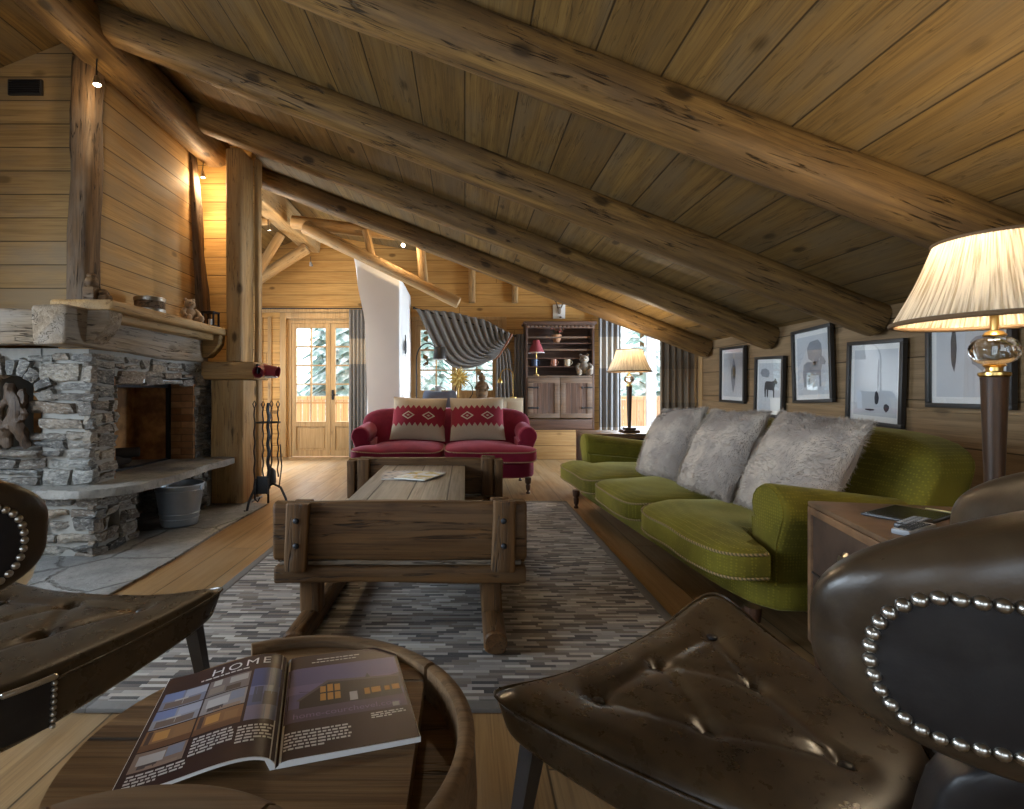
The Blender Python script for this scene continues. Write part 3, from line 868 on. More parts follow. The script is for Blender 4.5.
M['plush'] = plain('plush', (.42, .28, .16), .95, 0, .4, 60, .8, sheen=.4)
M['plush_pale'] = plain('plush_pale', (.34, .29, .235), .95, 0, .4, 60, .8, sheen=.4)
teddy('teddy_bear', 'small brown teddy bear sitting on the mantel shelf', (-2.44, 4.56, MZ), R(55), .80, M['plush'])
t = thing('lantern', 'small dark open-frame lantern at the far end of the mantel shelf', 'lantern', (-2.40, 4.86, MZ))
m = MB()
for x in (-.05, .05):
    for y in (-.05, .05): m.box((x-.007, y-.007, 0), (x+.007, y+.007, .13))
m.box((-.06, -.06, 0), (.06, .06, .012)); m.box((-.06, -.06, .125), (.06, .06, .14), .003); m.build('frame', M['black_metal'], t)
m = MB(); m.lathe([(.022, .012), (.022, .07), (.02, .072)], seg=14); m.build('candle', M['paper'], t)

t = thing('wall_vent', 'small black grille high on the panelling above the fireplace', 'vent', (-3.08, 3.62, 3.22))
m = MB(); m.box((-.12, -.02, -.055), (.12, 0, .055), .006); m.build('frame', M['black_frame'], t)
m = MB()
for k in range(6): m.box((-.105, -.026, -.043+.0155*k), (.105, -.016, -.034+.0155*k))
m.build('slats', M['black_metal'], t)

# floor stones, bucket, fire tools
m = MB()
poly = [(-4.18, 3.2), (-3.0, 3.2), (-2.72, 3.28), (-2.52, 3.0), (-2.33, 2.66), (-2.08, 2.5), (-1.9, 2.5), (-1.88, 3.3), (-1.91, 4.2), (-1.89, 4.93), (-2.08, 4.95), (-2.08, 5.3), (-2.7, 5.31), (-4.18, 5.31)]
m.prism(poly, .0005, .014, lambda x, y, d: (x, y, d), bevel=.004)
o = m.build('trim_8', M['flagstone']); o['kind'] = 'structure'
t = thing('zinc_bucket', 'galvanised metal bucket tucked under the stone hearth slab', 'bucket', (-2.31, 4.17, .014))
m = MB()
m.lathe([(.125, 0), (.13, .004), (.135, .02), (.176, .315), (.183, .322), (.183, .332), (.174, .332), (.170, .318), (.13, .03), (.02, .025)], seg=36); m.build('pail', M['zinc'], t)
for z, r in ((.06, .142), (.10, .148), (.285, .174)):
    m = MB(); m.tube([(r*math.cos(2*PI*k/36), r*math.sin(2*PI*k/36), z) for k in range(36)], .004, 6, closed=True); m.build('band', M['zinc'], t)
m = MB(); m.tube([(.183*math.cos(a), .19*math.sin(a)*.0+.17*math.sin(a)-.0, .318-.035*math.sin(a)) for a in [PI*k/18 for k in range(19)]], .004, 6); m.build('handle', M['black_metal'], t)
for s in (-1, 1):
    m = MB(); m.box((s*.18-.008, -.022, .28), (s*.18+.008, .022, .325), .003); m.build('ear', M['zinc'], t)

t = thing('fire_tool_stand', 'wrought iron fire tool stand with hanging tools beside the square post', 'fire tools', (-1.83, 4.78, 0))
M['iron'] = plain('iron', (.045, .047, .052), .5, .7, .2, 60)
def twisted(x, y, z0, z1, r=.009, amp=.006, n=28):
    return [(x+amp*math.cos(k*1.1), y+amp*math.sin(k*1.1), lerp(z0, z1, k/n)) for k in range(n+1)]
m = MB(); m.tube(twisted(0, 0, .18, .98), .011, 7); m.tube(twisted(.0, .03, .18, .98), .009, 7); m.build('pole', M['iron'], t)
for k in range(3):
    a = R(-150+120*k+20); d = Vector((math.cos(a), math.sin(a), 0))
    m = MB(); m.tube([Vector((0, 0, .2))+d*.0, Vector((0, 0, .235))+d*.05, Vector((0, 0, .20))+d*.13, Vector((0, 0, .1))+d*.18, Vector((0, 0, .015))+d*.20, Vector((0, 0, .012))+d*.225], .011, 7); m.build('foot', M['iron'], t)
m = MB(); m.tube([(.11*math.cos(2*PI*k/20), .11*math.sin(2*PI*k/20), .80) for k in range(20)], .006, 6, closed=True); m.tube([(-.11, 0, .8), (.11, 0, .8)], .006, 6); m.build('ring', M['iron'], t)
for k, (nm, a) in enumerate((('poker', 200), ('tongs', 340), ('brush', 95), ('shovel', 270))):
    p = Vector((.115*math.cos(R(a)), .115*math.sin(R(a)), 0))
    m = MB(); m.tube(twisted(p.x, p.y, .30 if k else .1, .93, amp=.004), .007, 6)
    m.tube([p+Vector((0, 0, .93)), p+Vector((.015, 0, .97)), p+Vector((0, 0, 1.0)), p+Vector((-.015, 0, .97)), p+Vector((0, 0, .93))], .005, 6)
    if nm == 'poker': m.tube([p+Vector((0, 0, .1)), p+Vector((.03, 0, .07)), p+Vector((.05, 0, .11))], .006, 6)
    if nm == 'tongs': m.tube([p+Vector((.02, 0, .6)), p+Vector((.035, 0, .4)), p+Vector((.01, 0, .2))], .006, 6)
    hd = m.build(nm, M['iron'], t)
    if nm == 'shovel':
        m = MB(); m.box((p.x-.055, p.y-.012, .16), (p.x+.055, p.y+.0, .32), .004); m.box((p.x-.055, p.y-.04, .16), (p.x-.048, p.y, .3)); m.box((p.x+.048, p.y-.04, .16), (p.x+.055, p.y, .3)); m.build('pan', M['iron'], hd)
    if nm == 'brush':
        m = MB(); m.lathe([(.025, .2), (.045, .22), (.04, .33), (.015, .36)], (p.x, p.y, 0), 12); m.build('bristles', M['black_frame'], hd)

# red twin-headed lamp on the bracket block
M['red_shade'] = plain('red_shade', (.28, .03, .045), .4, 0, .1, 20, 0, coat=.3)
t = thing('wall_lamp', 'red twin-headed metal wall lamp fixed to the square post bracket', 'wall lamp', (-1.985, 4.98, 1.30))
m = MB(); m.box((-.02, -.04, -.06), (.0, .04, .05), .005); m.tube([(-.01, 0, 0), (.05, -.01, .02), (.11, -.02, .02)], .009, 8); m.build('bracket', M['black_metal'], t)
for (p, d) in (((.035, -.06, -.02), (-.1, -1, -.25)), ((.13, -.03, -.02), (.9, -.1, -.15))):
    d = Vector(d).normalized(); Mx = Matrix.Translation(p) @ d.to_track_quat('Z', 'Y').to_matrix().to_4x4()
    m = MB(); m.lathe([(.02, -.09), (.05, -.085), (.056, -.07), (.056, .06), (.053, .06), (.05, -.06), (.01, -.07)], seg=20, M=Mx); h = m.build('lamp_head', M['red_shade'], t)
m = MB(); m.lathe([(.05, -.085), (.062, -.08), (.062, -.07), (.05, -.065)], (.12, -.03, 0), 16); m.build('diffuser', M['paper'], t)
# ------------------------------------------------------------------ upholstery materials
def mk_velvet(name, c, c2, tint, rib=120, dots=True):
    s = N(name)
    v, x, y, z = s.xyz()
    n1 = s.noise(v, 3, 4, .6); n2 = s.noise(v, 140, 2)
    col = s.mix(s.range(n1, .35, .65), c, c2)
    h = n2
    if dots:
        d = s.vor(v, rib, 'F1', 0, .25)
        dd = s.range(d, .15, .45, 1, 0)
        col = s.mix(s.math('MULTIPLY', dd, .45), col, mul(c, 1.7))
        h = s.math('ADD', s.math('MULTIPLY', n2, .5), dd)
    return s.done(col, .85, 0, s.bump(h, .35, .003), .2, sheen=.3, sheen_tint=tint)
M['green_velvet'] = mk_velvet('green_velvet', (.145, .122, .013), (.09, .076, .009), (.8, .75, .3), 75)
M['red_velvet'] = mk_velvet('red_velvet', (.19, .012, .030), (.115, .006, .018), (1, .45, .55), 90, False)
def mk_braid(name, a, b, f=70):
    s = N(name)
    v, x, y, z = s.xyz()
    t = s.math('SINE', s.math('MULTIPLY', s.math('ADD', s.math('ADD', x, y), z), f*4))
    return s.done(s.mix(s.range(t, -.3, .3), a, b), .8)
M['green_braid'] = mk_braid('green_braid', (.10, .085, .03), (.30, .20, .09))
M['red_braid'] = mk_braid('red_braid', (.16, .05, .04), (.42, .30, .17))
M['dark_turned'] = wood('dark_turned', (.10, .05, .03), (.05, .025, .015), 2, None, knots=0, rough=.35)

def make_sofa(name, label, cat, loc, rz, L, D, n, seat_z, arm_h, back_h, fab, braid, over=.10, arm_in=.13, arm_w=.19, arm_rise=.03):
    """local: x along the length (-L/2..L/2), front at y=0, back at y=D"""
    t = thing(name, label, cat, loc, rz)
    hl = L/2; bz = .15
    ch = .155; base_top = seat_z-ch+.01
    # base with a soft bulge
    m = MB(); m.soft((0, D*.5+.02, (bz+base_top)/2), (L-.02, D-.06, base_top-bz), 9, 14); m.build('base', fab, t)
    # rolled arms
    for s in (-1, 1):
        y0, y1 = arm_in, D-.12
        def prof(k, sc, zdrop):
            # closed outline of the scroll arm, centre of the roll leaning outward
            pts = []
            r = arm_w*.5*sc
            hh = arm_h-r-zdrop
            for q in range(13):
                a = R(-35+ (250)*q/12)
                pts.append((r*math.cos(a)+.02, hh+r*math.sin(a)))
            pts += [(-arm_w*.44*sc, hh-r*.6), (-arm_w*.42*sc, bz+.03), (arm_w*.30*sc, bz+.03), (arm_w*.34*sc, hh-r*1.5)]
            return pts
        m = MB()
        steps = [(0, .80, .02), (.012, .93, .008), (.035, 1.0, 0)] + [(.035+(1-.035)*k/10, 1.0, 0) for k in range(1, 11)]
        rings = []
        for fr, sc, zd in steps:
            y = lerp(y0, y1, fr)
            rise = arm_rise*fr
            rings.append([m.bm.verts.new((s*(hl-arm_w*.5+px), y + .03*(1-fr)*(1-min(1, pz/arm_h)), pz+rise*(pz/arm_h))) for px, pz in prof(fr, sc, zd)])
        for a, b in zip(rings, rings[1:]):
            for q in range(len(a)):
                m.bm.faces.new((a[q], a[(q+1) % len(a)], b[(q+1) % len(a)], b[q]))
        m.bm.faces.new(rings[0][::-1]); m.bm.faces.new(rings[-1])
        arm = m.build('arm', fab, t, angle=60)
        m = MB()
        o_ = [(s*(hl-arm_w*.5+px), y0+.004+.03*(1-min(1, pz/arm_h)), pz) for px, pz in prof(0, .84, .016)]
        m.tube(o_, .0045, 6, closed=True); m.build('piping', fab, arm)
    # sloping back with rounded shoulders
    bw = L+.02
    def bk(a, b, c):
        z = lerp(base_top-.05, back_h, (c+1)/2)
        lean = .17*((z-base_top)/(back_h-base_top))
        th = lerp(.16, .125, (c+1)/2)
        roll = .05*max(0, c)**3
        y = D-.26+lean + b*th + roll
        zz = z - .045*abs(a)**10*max(0, c+.2)
        return (a*bw/2, y, zz)
    m = MB(); m.soft((0, 0, 0), (1, 1, 1), 8, 24, bk); m.build('back', fab, t)
    m = MB(); m.box((-hl+.03, D-.10, bz), (hl-.03, D-.02, base_top+.1), .02); m.build('back_panel', fab, t)
    # loose T cushions
    inner = L-2*arm_w*.9
    cw = inner/n
    for k in range(n):
        x0 = -inner/2+k*cw; x1 = x0+cw
        y0 = -over; y1 = D-.30
        def cu(a, b, c, x0=x0, x1=x1, k=k):
            y = lerp(y0, y1, (b+1)/2)
            f = max(0, min(1, (arm_in-.01-y)/.03)); f = f*f*(3-2*f)
            l, r = x0+.004, x1-.004
            if k == 0: l -= f*(arm_w*.93)
            if k == n-1: r += f*(arm_w*.93)
            x = lerp(l, r, (a+1)/2)
            crown = .035*(1-a*a)*(1-b*b)*c
            # front edge rolls over
            z = seat_z-ch/2 + c*ch/2 + crown + .012*noise.noise(Vector((x*4, y*4, k)))
            z -= .02*max(0, -b)**4
            return (x, y, z)
        m = MB(); m.soft((0, 0, 0), (1, 1, 1), 6, 16, cu); c_ = m.build('seat_cushion', fab, t)
        for cc in (.62, -.62):
            e = 6; rr_ = (1-abs(cc)**e)**(1/e)
            pts = []
            for q in range(96):
                a = 2*PI*q/96; ca, sa = math.cos(a), math.sin(a)
                l = (abs(ca)**e+abs(sa)**e)**(-1/e)*rr_
                # keep the braid on the T outline
                pts.append(cu(ca*l*1.004, sa*l*1.004, cc*1.02))
            m = MB(); m.tube(pts, .006, 6, closed=True); m.build('braid', braid, c_)
    for sx in (-1, 1):
        for y in (.07, D-.1):
            m = MB(); m.lathe([(.02, 0), (.022, .012), (.014, .022), (.013, .03), (.022, .045), (.026, .09), (.018, .10), (.03, .112), (.034, .15), (.034, .17)], (sx*(hl-.09), y, 0), 16); m.build('leg', M['dark_turned'], t)
    return t

# green sofa: front faces the middle of the room
TH = R(-90+4.5)                      # local x runs away from the camera
ctr = Vector((1.175, 2.12, 0)) + Vector((-.078, .997, 0))*1.385
green = make_sofa('three_seat_sofa', 'long olive green velvet three-seat sofa on turned legs along the low wall', 'sofa', ctr, TH+0, 2.77, 1.03, 3, .445, .70, .905, M['green_velvet'], M['green_braid'], arm_w=.23, arm_rise=-.10)
red = make_sofa('loveseat', 'small raspberry red velvet loveseat facing the room at the far end of the rug', 'sofa', (-.225, 5.40, .0), 0, 1.97, .95, 2, .50, .70, .88, M['red_velvet'], M['red_braid'], arm_w=.2)

# ------------------------------------------------------------------ fur cushions
def mk_fur():
    s = N('fur')
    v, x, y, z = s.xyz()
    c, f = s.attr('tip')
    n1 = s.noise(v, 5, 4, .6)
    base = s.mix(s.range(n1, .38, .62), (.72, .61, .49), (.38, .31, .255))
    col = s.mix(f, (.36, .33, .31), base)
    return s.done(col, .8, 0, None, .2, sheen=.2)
M['fur'] = mk_fur()
def pillow_point(a, b, sgn, w, h, th, pinch=.06):
    x = a*w/2*(1-pinch*(1-abs(b)**2)*0 - pinch*(b*b)*0); y = b*h/2
    # sides bow inwards between the corners
    x *= 1-pinch*(1-b*b); y *= 1-pinch*(1-a*a)
    d = th/2*((1-abs(a)**2.6)*(1-abs(b)**2.6))**.62
    return Vector((x, y, sgn*d))
def fur_pillow(label, Mx, w, h, th, seed, blades=15000):
    rr = random.Random(seed)
    m = MB(); lay = m.bm.verts.layers.float_color.new('tip')
    def pt(a, b, sg): 
        p = pillow_point(a, b, sg, w, h, th, .05)
        return p + Vector((0, 0, .012*noise.noise(Vector((a*2+seed, b*2, sg)))))
    for sg in (-1, 1):
        n = 24
        vs = [[m.bm.verts.new(pt(math.sin(PI/2*(-1+2*i/n)), math.sin(PI/2*(-1+2*j/n)), sg)) for j in range(n+1)] for i in range(n+1)]
        for r_ in vs:
            for q in r_: q[lay] = (.55, .55, .55, 1)
        for i in range(n):
            for j in range(n): m.bm.faces.new((vs[i][j], vs[i+1][j], vs[i+1][j+1], vs[i][j+1]))
    bmesh.ops.remove_doubles(m.bm, verts=m.bm.verts[:], dist=1e-5)
    bmesh.ops.recalc_face_normals(m.bm, faces=m.bm.faces[:])
    comb = Vector((.25, -1, 0))
    for k in range(blades):
        a, b = rr.uniform(-1, 1), rr.uniform(-1, 1)
        a = math.sin(PI/2*a); b = math.sin(PI/2*b)
        sg = 1 if rr.random() < .75 else -1
        p = pt(a, b, sg); e = .01
        nx = pt(min(1, a+e), b, sg)-pt(max(-1, a-e), b, sg); ny = pt(a, min(1, b+e), sg)-pt(a, max(-1, b-e), sg)
        nn = nx.cross(ny)*sg
        nn = nn.normalized() if nn.length > 1e-9 else Vector((0, 0, sg))
        if max(abs(a), abs(b)) > .93: nn = (nn*.4+Vector((a**7, b**7, 0))).normalized()
        fl = Vector((noise.noise(Vector((p.x*7, p.y*7, seed))), noise.noise(Vector((p.x*7, p.y*7, seed+20))), 0))
        d = (nn*.75 + comb*.55 + fl*1.1 + Vector((rr.uniform(-.35, .35), rr.uniform(-.35, .35), rr.uniform(-.2, .2)))).normalized()
        ln = rr.uniform(.012, .028)
        sd = d.cross(nn); sd = (sd.normalized() if sd.length > 1e-6 else Vector((1, 0, 0)))*.0011
        v1, v2, v3 = m.bm.verts.new(p-sd), m.bm.verts.new(p+sd), m.bm.verts.new(p+d*ln)
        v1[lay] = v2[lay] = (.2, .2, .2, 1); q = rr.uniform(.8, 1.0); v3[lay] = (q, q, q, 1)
        m.bm.faces.new((v1, v2, v3))
    bm = m.bm
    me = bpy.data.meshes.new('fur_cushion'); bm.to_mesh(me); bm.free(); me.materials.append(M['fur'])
    me.polygons.foreach_set('use_smooth', [True]*len(me.polygons))
    o = put(bpy.data.objects.new('fur_cushion', me)); o.matrix_world = Mx
    return tag(o, label, 'cushion', 'fur cushions on the green sofa')
def lean(loc, yaw, tilt, roll=0):
    """pillow plane: local x horizontal, y up the pillow, z = its face; yaw is where the face looks"""
    f = Vector((math.cos(yaw), math.sin(yaw), 0))
    z = (f*math.cos(tilt)+Vector((0, 0, math.sin(tilt)))).normalized()
    x = Vector((0, 0, 1)).cross(z).normalized(); y = z.cross(x)
    return Matrix.Translation(loc) @ Matrix((x, y, z)).transposed().to_4x4() @ Matrix.Rotation(roll, 4, 'Z')
for k, (x, y, z, yaw, tl, ro, lab) in enumerate((
        (1.63, 2.53, .725, 186, 27, -3, 'grey fur cushion nearest the lamp on the green sofa'),
        (1.56, 3.15, .72, 184, 27, 2, 'grey fur cushion in the middle of the row on the green sofa'),
        (1.52, 3.83, .71, 186, 27, 4, 'grey fur cushion farthest along the green sofa, next to its far arm'))):
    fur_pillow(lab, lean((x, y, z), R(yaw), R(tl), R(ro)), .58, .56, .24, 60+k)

# ------------------------------------------------------------------ patterned cushions on the loveseat
def mk_kilim():
    s = N('kilim')
    v, x, y, z = s.xyz()
    tri = s.math('ABSOLUTE', s.math('SUBTRACT', s.math('FRACT', s.math('DIVIDE', x, .062)), .5))
    edge = s.math('ADD', .085, s.math('MULTIPLY', tri, .09))
    inb = s.math('LESS_THAN', s.math('ABSOLUTE', s.math('ADD', y, -.005)), edge)
    dx = s.math('ABSOLUTE', s.math('SUBTRACT', s.math('ABSOLUTE', x), .115))
    dm = s.math('ADD', s.math('DIVIDE', dx, .075), s.math('DIVIDE', s.math('ABSOLUTE', s.math('ADD', y, -.005)), .05))
    line = s.math('LESS_THAN', s.math('ABSOLUTE', s.math('SUBTRACT', dm, .85)), .15)
    dot = s.math('LESS_THAN', dm, .28)
    side = s.math('GREATER_THAN', s.math('ABSOLUTE', x), .262)
    n1 = s.noise(v, 120, 3)
    cream = s.mix(n1, (.52, .43, .32), (.36, .28, .19)); redc = s.mix(n1, (.33, .03, .05), (.20, .015, .025))
    col = s.mix(inb, cream, redc); col = s.mix(s.math('MULTIPLY', line, inb), col, (.62, .52, .42)); col = s.mix(s.math('MULTIPLY', dot, inb), col, (.5, .38, .3))
    return s.done(col, .9, 0, s.bump(n1, .5, .004), .2, sheen=.2)
M['kilim'] = mk_kilim()
def pillow(name, w, h, th, mat, Mx, seed=0):
    m = MB()
    for sg in (-1, 1):
        m.grid(lambda u, v: pillow_point(math.sin(PI/2*(2*u-1)), math.sin(PI/2*(2*v-1)), sg, w, h, th, .05)+Vector((0, 0, sg*.006*noise.noise(Vector((u*5+seed, v*5, sg))))), 24, 24)
    bmesh.ops.remove_doubles(m.bm, verts=m.bm.verts[:], dist=1e-5)
    o = m.build(name, mat, smooth=True, angle=180); o.matrix_world = Mx
    return o
for x, ro, lab in ((-.53, -2, 'red and beige zigzag kilim cushion nearer the plaster chimney breast, on the loveseat'), (.14, 1, 'red and beige zigzag kilim cushion nearer the dark cabinet, on the loveseat')):
    tag(pillow('kilim_cushion', .63, .53, .21, M['kilim'], lean((x, 5.93, .77), R(-90), R(24), R(ro)), ro), lab, 'cushion', 'kilim cushions on the loveseat')

# ------------------------------------------------------------------ rug
def mk_rug():
    s = N('hide_rug')
    v, x, y, z = s.xyz()
    hgt, wid = .019, .10
    r = s.math('DIVIDE', y, hgt); row = s.math('FLOOR', r); fy = s.math('FRACT', r)
    off = s.white(row)
    q = s.math('ADD', s.math('DIVIDE', x, wid), s.math('MULTIPLY', off, 11.0)); cidx = s.math('FLOOR', q); fx = s.math('FRACT', q)
    rnd = s.white(s.math('ADD', s.math('MULTIPLY', row, 17.31), s.math('MULTIPLY', cidx, 3.17)))
    n1 = s.noise(s.vec(s.math('MULTIPLY', x, 8), s.math('MULTIPLY', y, 60), 0.0), 6, 3)
    col = s.ramp(rnd, [(0, (.035, .032, .032)), (.14, (.08, .068, .06)), (.32, (.16, .125, .10)), (.5, (.22, .20, .18)), (.7, (.30, .28, .26)), (.86, (.37, .33, .28)), (1, (.48, .45, .41))])
    col = s.mix(s.math('MULTIPLY', n1, .5), col, s.mix(1.0, col, (.5, .5, .52), 'MULTIPLY'))
    j = s.math('MAXIMUM', s.range(fy, .0, .10, 1, 0), s.range(fx, .0, .02, 1, 0))
    col = s.mix(s.math('MULTIPLY', j, .6), col, (.05, .045, .04))
    return s.done(col, .75, 0, s.bump(s.math('SUBTRACT', n1, j), .4, .004), .3, sheen=.15)
M['hide_rug'] = mk_rug()
M['rug_edge'] = plain('rug_edge', (.15, .14, .13), .85, 0, .2, 60)
rg = thing('patchwork_rug', 'large rug of narrow grey, brown and cream hide strips under the trough table', 'rug', (0, 0, .001))
m = MB(); m.box((-1.29, 1.80, 0), (.94, 4.98, .014)); m.build('pile', M['hide_rug'], rg)
m = MB()
for a, b, c, d in ((-1.34, -1.29, 1.75, 5.03), (.94, .99, 1.75, 5.03), (-1.29, .94, 1.75, 1.80), (-1.29, .94, 4.98, 5.03)): m.box((a, c, 0), (b, d, .016), .004)
m.build('border', M['rug_edge'], rg)
# ------------------------------------------------------------------ leather chairs
def mk_leather(name, a, b, worn, rough=.32):
    s = N(name)
    v, x, y, z = s.xyz()
    n1 = s.noise(v, 4.5, 6, .65, .5); n2 = s.noise(v, 22, 5, .65)
    cell = s.vor(v, 260, 'F1')
    scr = s.noise(s.vec(s.math('MULTIPLY', x, 6), s.math('MULTIPLY', y, 40), s.math('MULTIPLY', z, 25)), 3, 4, .7)
    col = s.mix(s.range(n1, .35, .68), a, b)
    col = s.mix(s.math('MULTIPLY', s.range(n2, .42, .85), .3), col, worn)
    col = s.mix(s.math('MULTIPLY', s.range(scr, .55, .85), .05), col, worn)
    h = s.math('ADD', s.math('MULTIPLY', cell, .25), s.math('MULTIPLY', n2, .35))
    return s.done(col, s.math('ADD', rough-.06, s.math('MULTIPLY', n2, .22)), 0, s.bump(h, .10, .003), .5)
M['leather'] = mk_leather('leather', (.066, .043, .022), (.026, .016, .010), (.11, .076, .042), .24)
M['leather_band'] = mk_leather('leather_band', (.056, .035, .019), (.024, .016, .010), (.11, .08, .045), .27)
M['leather_dark'] = mk_leather('leather_dark', (.018, .017, .018), (.010, .009, .010), (.05, .045, .04), .34)
M['black_wood'] = plain('black_wood', (.02, .016, .014), .4, 0, .1, 20, 0)

def make_chair(name, label, loc, rz):
    """local: front edge at y=.3, back rest behind; seat flares to the front"""
    t = thing(name, label, 'chair', loc, rz)
    TB = [(-.23, .18), (0, .19), (.235, .18), (-.13, -.005), (.09, .01), (-.01, -.19)]
    LN = [(0, 3), (1, 3), (1, 4), (2, 4), (3, 5), (4, 5), (0, 1), (1, 2)]
    y1, y0 = .315, -.30
    def outline(a, b):
        tt = (b+1)/2
        w = lerp(.225, .478, tt**1.15)
        y = lerp(y0, y1, tt) - .05*(1-a*a)*max(0, tt)**3*0
        y -= .012*(1-a*a)*tt            # front edge bows in between the horns
        y += .05*a*a*(1-tt)             # rear corners rounded
        return a*w, y, tt
    def top(x, y, a, tt):
        z = .447 + .078*abs(a)**2.6*tt**2.2 + .010*tt*tt
        for bx, by in TB:
            d2 = (x-bx)**2+(y-by)**2
            z -= .007*math.exp(-d2/.0007) + .004*math.exp(-d2/.006)
        for i, j in LN:
            p = Vector(TB[i]); q = Vector(TB[j]); d = q-p; L2 = d.length_squared
            k = max(0, min(1, (Vector((x, y))-p).dot(d)/L2)); c = p+d*k
            dd = (Vector((x, y))-c).length_squared
            z -= .0075*math.exp(-dd/.00020)
        z += .012*math.exp(-(x*x+(y-.05)**2)/.05)
        return z
    def seat(a, b, c):
        x, y, tt = outline(a, b)
        th = lerp(.17, .13, tt) - .025*abs(a)**3*tt
        zt = top(x, y, a, tt)
        if c > .80:                      # padded top
            k = (c-.80)/.2
            return (x, y, lerp(zt-.022, zt, k**.6))
        k = (c+1)/1.8
        return (x*lerp(.93, 1, k), y*lerp(.95, 1, k), lerp(.447+.078*abs(a)**2.6*tt**2.2-th, zt-.022, k))
    m = MB(); m.soft((0, 0, 0), (1, 1, 1), 7, 44, seat); st = m.build('seat', M['leather'], t)
    m = MB()
    ring = []
    for q in range(120):
        an = 2*PI*q/120; ca, sa = math.cos(an), math.sin(an); e = 7
        l = (abs(ca)**e+abs(sa)**e)**(-1/e)
        x, y, tt = outline(ca*l*1.0, sa*l*1.0)
        ring.append((x*1.002, y*1.002, .447+.078*abs(ca*l)**2.6*tt**2.2+.010*tt*tt-.024))
    m.tube(ring, .0035, 6, closed=True); m.build('welt', M['leather'], st)
    for k, (bx, by) in enumerate(TB):
        m = MB(); m.ball((bx, by, top(bx, by, bx/.4, (by+.3)/.6)+.007), .0145, 2, (1, 1, .5)); m.build('button', M['leather_dark'], st)
    # back rest: a padded band bent round the sitter
    ex, ey, cy0 = .375, .34, -.22
    def arc(ph, off=0):
        c = Vector((ex*math.sin(ph), cy0-ey*math.cos(ph), 0))
        nn = Vector((math.sin(ph)/ex, -math.cos(ph)/ey, 0)).normalized()
        return c + nn*off, nn
    PH = R(83)
    zl_, zh_ = .67, .965
    def hz(a): return (zl_+.02*abs(a)**2, zh_-.02+.06*(1-a*a))
    def back(a, b, c):
        c2, nn = arc(a*PH, 0)
        lo, hi = hz(a)
        th = .062*(1+.12*c)
        p = c2 + nn*(b*th + .018*max(0, c))
        return (p.x, p.y, lerp(lo, hi, (c+1)/2))
    m = MB(); m.soft((0, 0, 0), (1, 1, 1), 3.2, 34, back); br = m.build('backrest', M['leather_band'], t)
    # worn brown roll along the top and front of the band
    def roll(a, b, c):
        p = back(a, b, c); q = arc(a*PH)[0]
        k = 1.006
        return (q.x+(p[0]-q.x)*k, q.y+(p[1]-q.y)*k, p[2]+.001*(1 if c > 0 else -1))
    # outer panel edged with nails
    nails = []
    a_end = .89; n = 40
    zc = (zl_+zh_)/2-.005; hh = .077
    def outp(a, z):
        c2, nn = arc(a*PH)
        lo, hi = hz(a); c = (z-lo)/(hi-lo)*2-1
        e = 3.2
        f = max(0, 1-abs(c)**e-abs(a)**e)**(1/e)
        return c2 + nn*(f*.062*(1+.12*c)+.018*max(0, c)) + Vector((0, 0, z)), nn
    def inner(u, v):
        a = lerp(-a_end, a_end, u)
        k = max(0, (abs(a)-(a_end-.12))/.12)
        p, nn = outp(a, zc + lerp(-1, 1, v)*hh*math.sqrt(max(0, 1-k*k)))
        return p + nn*.0018
    m = MB(); m.grid(inner, 120, 14); m.build('outer_panel', M['leather_dark'], br)
    path = []
    for q in range(400): path.append((lerp(-a_end+.12, a_end-.12, q/400), zc+hh))
    for q in range(160):
        g = PI/2-PI*q/160; path.append((a_end-.12+.12*math.cos(g), zc+hh*math.sin(g)))
    for q in range(400): path.append((lerp(a_end-.12, -a_end+.12, q/400), zc-hh))
    for q in range(160):
        g = -PI/2-PI*q/160; path.append((-a_end+.12+.12*math.cos(g), zc+hh*math.sin(g)))
    pts = [outp(a, z) for a, z in path]
    # even spacing
    m = MB(); cum = [0]
    for (p, _), (q, _) in zip(pts, pts[1:]+pts[:1]): cum.append(cum[-1]+(q-p).length)
    cnt = int(round(cum[-1]/.0158)); k = 0
    for i in range(cnt):
        d = cum[-1]*i/cnt
        while cum[k+1] < d: k += 1
        p, nn = pts[k]; q = pts[(k+1) % len(pts)][0]
        f = (d-cum[k])/max(1e-9, cum[k+1]-cum[k])
        m.ball(p.lerp(q, f)+nn*.001, .0078, 2)
    m.build('nail_trim', M['nickel'], br)
    # support panel carrying the back, edged with nails
    def sup(a, b, c):
        ph = a*R(62)
        z = lerp(.30, .70, (c+1)/2)
        k = lerp(.80, 1.0, (c+1)/2)
        c2, nn = arc(ph)
        p = c2 + nn*(b*.038)
        return (p.x*lerp(.68, .92, (c+1)/2), p.y*lerp(.76, .97, (c+1)/2), z)
    m = MB(); m.soft((0, 0, 0), (1, 1, 1), 8, 18, sup); sp = m.build('back_support', M['leather_dark'], t)
    m = MB()
    for s in (-1, 1):
        for k in range(13):
            p = Vector(sup(s*.90, 1.0, lerp(-.85, .55, k/12))); m.ball(p, .0075, 1)
    for k in range(27):
        p = Vector(sup(lerp(-.9, .9, k/26), 1.0, .55)); m.ball(p, .0075, 1)
    m.build('nail_trim', M['nickel'], sp)
